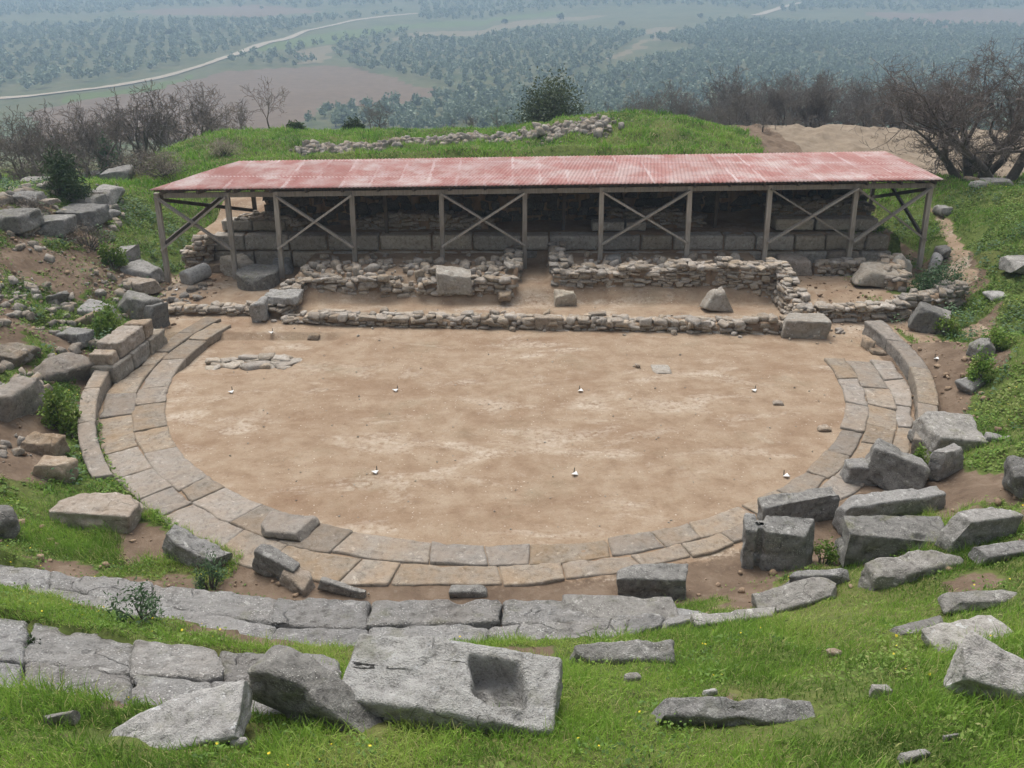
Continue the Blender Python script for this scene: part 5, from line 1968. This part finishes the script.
def leaves(name, label, n, areas, leaf, hgt, mat, seed, p_flower=.0):
    R = np.random.default_rng(seed)
    x = R.uniform(-18, 20, n)
    y = R.uniform(4, 31, n)
    z, g = gz(x, y)
    pn = fbm2(x, y, 1.4, 3, seed)
    ok = ((g > .5) | ((np.hypot(x - CX, y - CY) > 9.6) & ((np.abs(x) > 10.3) | (y < 11)) & (R.uniform(0, 1, n) < .22))) & clear(x, y) & (pn > areas(x, y))
    for poly in ([*ROW1_F, *ROW1_B[::-1]], [*ROW2_F, *ROW2_B[::-1]]):
        ok &= ~in_poly(x, y, poly)
    x, y, z, pn = x[ok], y[ok], z[ok], pn[ok]
    n = len(x)
    h = hgt * np.clip(.5 + pn * 2.2, .1, 1.6) * R.uniform(.1, 1, n)
    c = np.stack([x, y, z + h], -1)
    if leaf != leaf:
        leaf = np.where(y > 12, .034, .02) * R.uniform(.6, 1.4, n)
        c[:, 2] = z + np.where(y > 12, h, h * .75)
    v, q = leaf_quads(c, leaf, R, .6, .6)
    mb = MB()
    mb.add(v, q, rnd=np.repeat(np.clip(.4 + fbm2(x, y, .9, 2, seed + 1) + R.normal(0, .15, n), 0, 1), 4))
    if p_flower:
        k = int(n * p_flower)
        sel = R.choice(n, k, replace=False)
        f = c[sel] + np.array([0, 0, .05])
        v, q = leaf_quads(f, .014, R, .7, 1.)
        mb.add(v, q, mat=1, rnd=np.repeat(R.uniform(0, 1, k), 4))
    o = mb.obj(name, [mat, M_FLOWER], None, False)
    return tag(o, label, 'weeds', None, 'stuff')


leaves('weeds', 'broad leaved weeds with small yellow flowers on the banks', 420000, lambda x, y: np.where(x < -4, -.12, np.where(y > 12, -.08, .12)), np.nan, .13, M_WEED, 91, .012)
leaves('weeds', 'blue green leafy weeds in clumps on the banks', 300000, lambda x, y: np.where(y > 13, .17, 9.), .045, .30, M_SAGE, 94)

# ------------------------------------------------------------------ olive groves in the valley
def olive_mesh(seed, n, leaf):
    R = np.random.default_rng(seed)
    nb = 9
    cl = R.normal(size=(nb, 3))
    cl /= np.linalg.norm(cl, axis=1, keepdims=True)
    cl *= R.uniform(.35, .85, (nb, 1))
    cl[:, 2] *= .8
    wh = R.integers(0, nb, n)
    pt = cl[wh] * np.array([1.35, 1.35, 1.05]) + R.normal(size=(n, 3)) * .40
    pt[:, 2] += 1.9
    v, q = leaf_quads(pt, leaf, R, 0, .8)
    m = MB()
    m.add(v, q, rnd=np.repeat(np.clip(R.uniform(0, .6, nb)[wh] + R.uniform(0, .4, n), 0, 1), 4))
    tubes([(np.array([0, 0, -.3]), np.array([.1, 0, .8]), .22, .17), (np.array([.1, 0, .8]), np.array([.6, .2, 1.9]), .13, .07), (np.array([.1, 0, .8]), np.array([-.5, -.2, 1.9]), .13, .07)], m, 5, 1)
    return m


om = [olive_mesh(200 + i, 260, .27).mesh('olive_tree', [M_OLIVE, M_BARK], False) for i in range(6)]
R3 = np.random.default_rng(12)
cand = []


def region(poly, sx, sy, ang, keep=.9, jit=.25, smin=.85, smax=1.2):
    poly = np.array(poly)
    c = poly.mean(0)
    ext = np.abs(poly - c).max() * 1.5
    gx, gy = np.meshgrid(np.arange(-ext, ext, sx), np.arange(-ext, ext, sy))
    gx, gy = gx.ravel(), gy.ravel()
    ca, sa = math.cos(ang), math.sin(ang)
    x = c[0] + gx * ca - gy * sa + R3.normal(0, jit * sx, gx.size) * .5
    y = c[1] + gx * sa + gy * ca + R3.normal(0, jit * sy, gx.size) * .5
    ok = in_poly(x, y, poly) & (R3.uniform(0, 1, x.size) < keep) & (np.abs(x) < y * .72 + 30) & (y > 185)
    for p in PLOUGH + STRAW + PAST:
        ok &= ~(in_poly(x, y, p) & (R3.uniform(0, 1, x.size) < .93))
    for rd in ROADS:
        for a, b in zip(rd[:-1], rd[1:]):
            ab = b - a
            t = np.clip(((x - a[0]) * ab[0] + (y - a[1]) * ab[1]) / (ab @ ab), 0, 1)
            ok &= np.hypot(x - a[0] - t * ab[0], y - a[1] - t * ab[1]) > 6.5
    for xx, yy in zip(x[ok], y[ok]):
        cand.append((xx, yy, R3.uniform(smin, smax)))


region(gpoly([(-80, 96), (0, 94), (120, 78), (215, 56), (320, 24), (420, 10), (300, 20), (100, 24), (-80, 26)]), 9, 9.5, .35, .95, .4, 1.15, 1.8)
region(gpoly([(-80, 18), (420, 6), (640, -6), (300, -14), (-80, -14)]), 10, 10, .2, .8, .6, 1.2, 2.0)
region(gpoly([(330, 66), (420, 40), (560, 28), (650, 36), (610, 64), (560, 84), (520, 100), (440, 90), (400, 76)]), 8.4, 9.0, .5, .97, .2, 1.2, 1.6)
region(gpoly([(215, 64), (330, 40), (410, 32), (420, 38), (330, 60), (300, 68)]), 9, 10, .5, .95, .3, 1.1, 1.6)
region(gpoly([(430, 92), (520, 100), (600, 74), (700, 50), (860, 40), (1080, 44), (1080, 128), (640, 128), (480, 126), (300, 126), (330, 112)]), 5.9, 6.1, .3, .98, .6, 1.0, 1.6)
region(gpoly([(640, 40), (720, 22), (860, 24), (1080, 24), (1080, 44), (860, 40), (700, 50)]), 7, 7, .3, .95, .5, 1.1, 1.7)
region(gpoly([(420, 24), (640, 6), (760, 12), (1080, 10), (1080, -12), (640, -12), (420, 6)]), 9, 9, .2, .85, .6, 1.1, 1.9)
cand.sort(key=lambda c: c[1])
vis = []
rest = []
for c in cand:
    z = tz(c[0], c[1])
    u, v = project(c[0], c[1], z + 2)
    if len(vis) < 290 and -5 < u < 1029 and v < 122 and v > -5:
        vis.append((c, z))
    else:
        rest.append((c, z))
for k, ((x, y, s), z) in enumerate(vis):
    o = bpy.data.objects.new('olive_tree', om[k % 6])
    COL.objects.link(o)
    o.location = (x, y, z)
    o.rotation_euler = (0, 0, R3.uniform(0, 6.28))
    o.scale = (s, s, s * R3.uniform(.85, 1.05))
    tag(o, 'rounded grey green olive tree in the nearer groves of the valley', 'olive tree', 'olive trees of the nearer valley groves')
far_m = [olive_mesh(300 + i, 64, .46) for i in range(5)]
mb = MB()
for k, ((x, y, s), z) in enumerate(rest):
    f = far_m[k % 5]
    a = R3.uniform(0, 6.28)
    ca, sa = math.cos(a), math.sin(a)
    v = f.v[0] * s
    v = np.c_[v[:, 0] * ca - v[:, 1] * sa + x, v[:, 0] * sa + v[:, 1] * ca + y, v[:, 2] + z]
    mb.add(v, f.f4[0], rnd=np.clip(f.r[0] + R3.uniform(-.2, .2), 0, 1))
tag(mb.obj('olive_grove', M_OLIVE, None, False), 'hazy rows of olive trees covering the far valley slope', 'olive grove', None, 'stuff')
print('olives', len(vis), len(rest))
# darker trees between the groves
dk = [(560, 20), (355, 55), (505, 24), (622, 26), (700, 18), (760, 50), (790, 52), (838, 44), (265, 35), (300, 22), (170, 36), (185, 34), (240, 28), (905, 40), (450, 14), (470, 10)]
dm = olive_mesh(400, 260, .45).mesh('broad_tree', [M_PINE, M_BARK], False)
for (u, v) in dk:
    p = hit(u, v)
    if p[1] < 230:
        continue
    o = bpy.data.objects.new('broad_tree', dm)
    COL.objects.link(o)
    o.location = p
    s = random.uniform(.9, 1.6)
    o.scale = (s * 1.5, s * 1.3, s)
    o.rotation_euler = (0, 0, random.uniform(0, 6))
    tag(o, 'dark green broad tree standing out among the pale olive groves', 'tree', 'dark trees among the valley groves')

# ------------------------------------------------------------------ air
mb = MB()
x, q = cube_grid(1, 1, 1)
mb.add(x * np.array([2300, 1060, 78]) + np.array([0, 990, 44.0]), q)
hz = mb.obj('haze', [], None, False)
hz['kind'] = 'stuff'
m = bpy.data.materials.new('haze')
m.use_nodes = True
nt = m.node_tree
nt.nodes.clear()
out = nt.nodes.new('ShaderNodeOutputMaterial')
pv = nt.nodes.new('ShaderNodeVolumePrincipled')
pv.inputs['Color'].default_value = (.50, .67, .86, 1)
pv.inputs['Density'].default_value = .00082
pv.inputs['Anisotropy'].default_value = .2
nt.links.new(pv.outputs[0], out.inputs['Volume'])
hz.data.materials.append(m)

# ------------------------------------------------------------------ light, camera
EL, AZ = math.radians(66), math.radians(-25)      # azimuth from +Y towards +X
w = bpy.data.worlds.new('World')
SC.world = w
w.use_nodes = True
nt = w.node_tree
bg = nt.nodes['Background']
sky = nt.nodes.new('ShaderNodeTexSky')
sky.sky_type = 'NISHITA'
sky.sun_disc = False
sky.sun_elevation = EL
sky.sun_rotation = AZ
sky.air_density = 1.0
sky.dust_density = 5.0
sky.ozone_density = 1.0
hs = nt.nodes.new('ShaderNodeHueSaturation')
hs.inputs['Saturation'].default_value = .35
nt.links.new(sky.outputs[0], hs.inputs['Color'])
nt.links.new(hs.outputs[0], bg.inputs['Color'])
bg.inputs['Strength'].default_value = .125
sl = bpy.data.lights.new('sun', 'SUN')
sl.energy = 1.6
sl.angle = math.radians(35)
sl.color = (1, .96, .90)
so = bpy.data.objects.new('sun', sl)
COL.objects.link(so)
dirv = np.array([math.sin(AZ) * math.cos(EL), math.cos(AZ) * math.cos(EL), math.sin(EL)])
from mathutils import Vector
so.rotation_euler = Vector(dirv).to_track_quat('Z', 'Y').to_euler()
so.location = (0, 0, 30)

cam = bpy.data.cameras.new('camera')
cam.sensor_width = 36
cam.lens = F / 1024 * 36
cam.clip_start = .1
cam.clip_end = 6000
co = bpy.data.objects.new('camera', cam)
COL.objects.link(co)
co.location = (0, 0, CAMZ)
co.rotation_euler = (math.radians(90) - PITCH, 0, 0)
SC.camera = co
vs = SC.view_settings
vs.view_transform = 'Standard'
vs.look = 'None'
vs.gamma = 1
vs.exposure = .75
SC.cycles.max_bounces = 5
SC.cycles.volume_bounces = 1
SC.cycles.transparent_max_bounces = 4
bpy.context.view_layer.update()
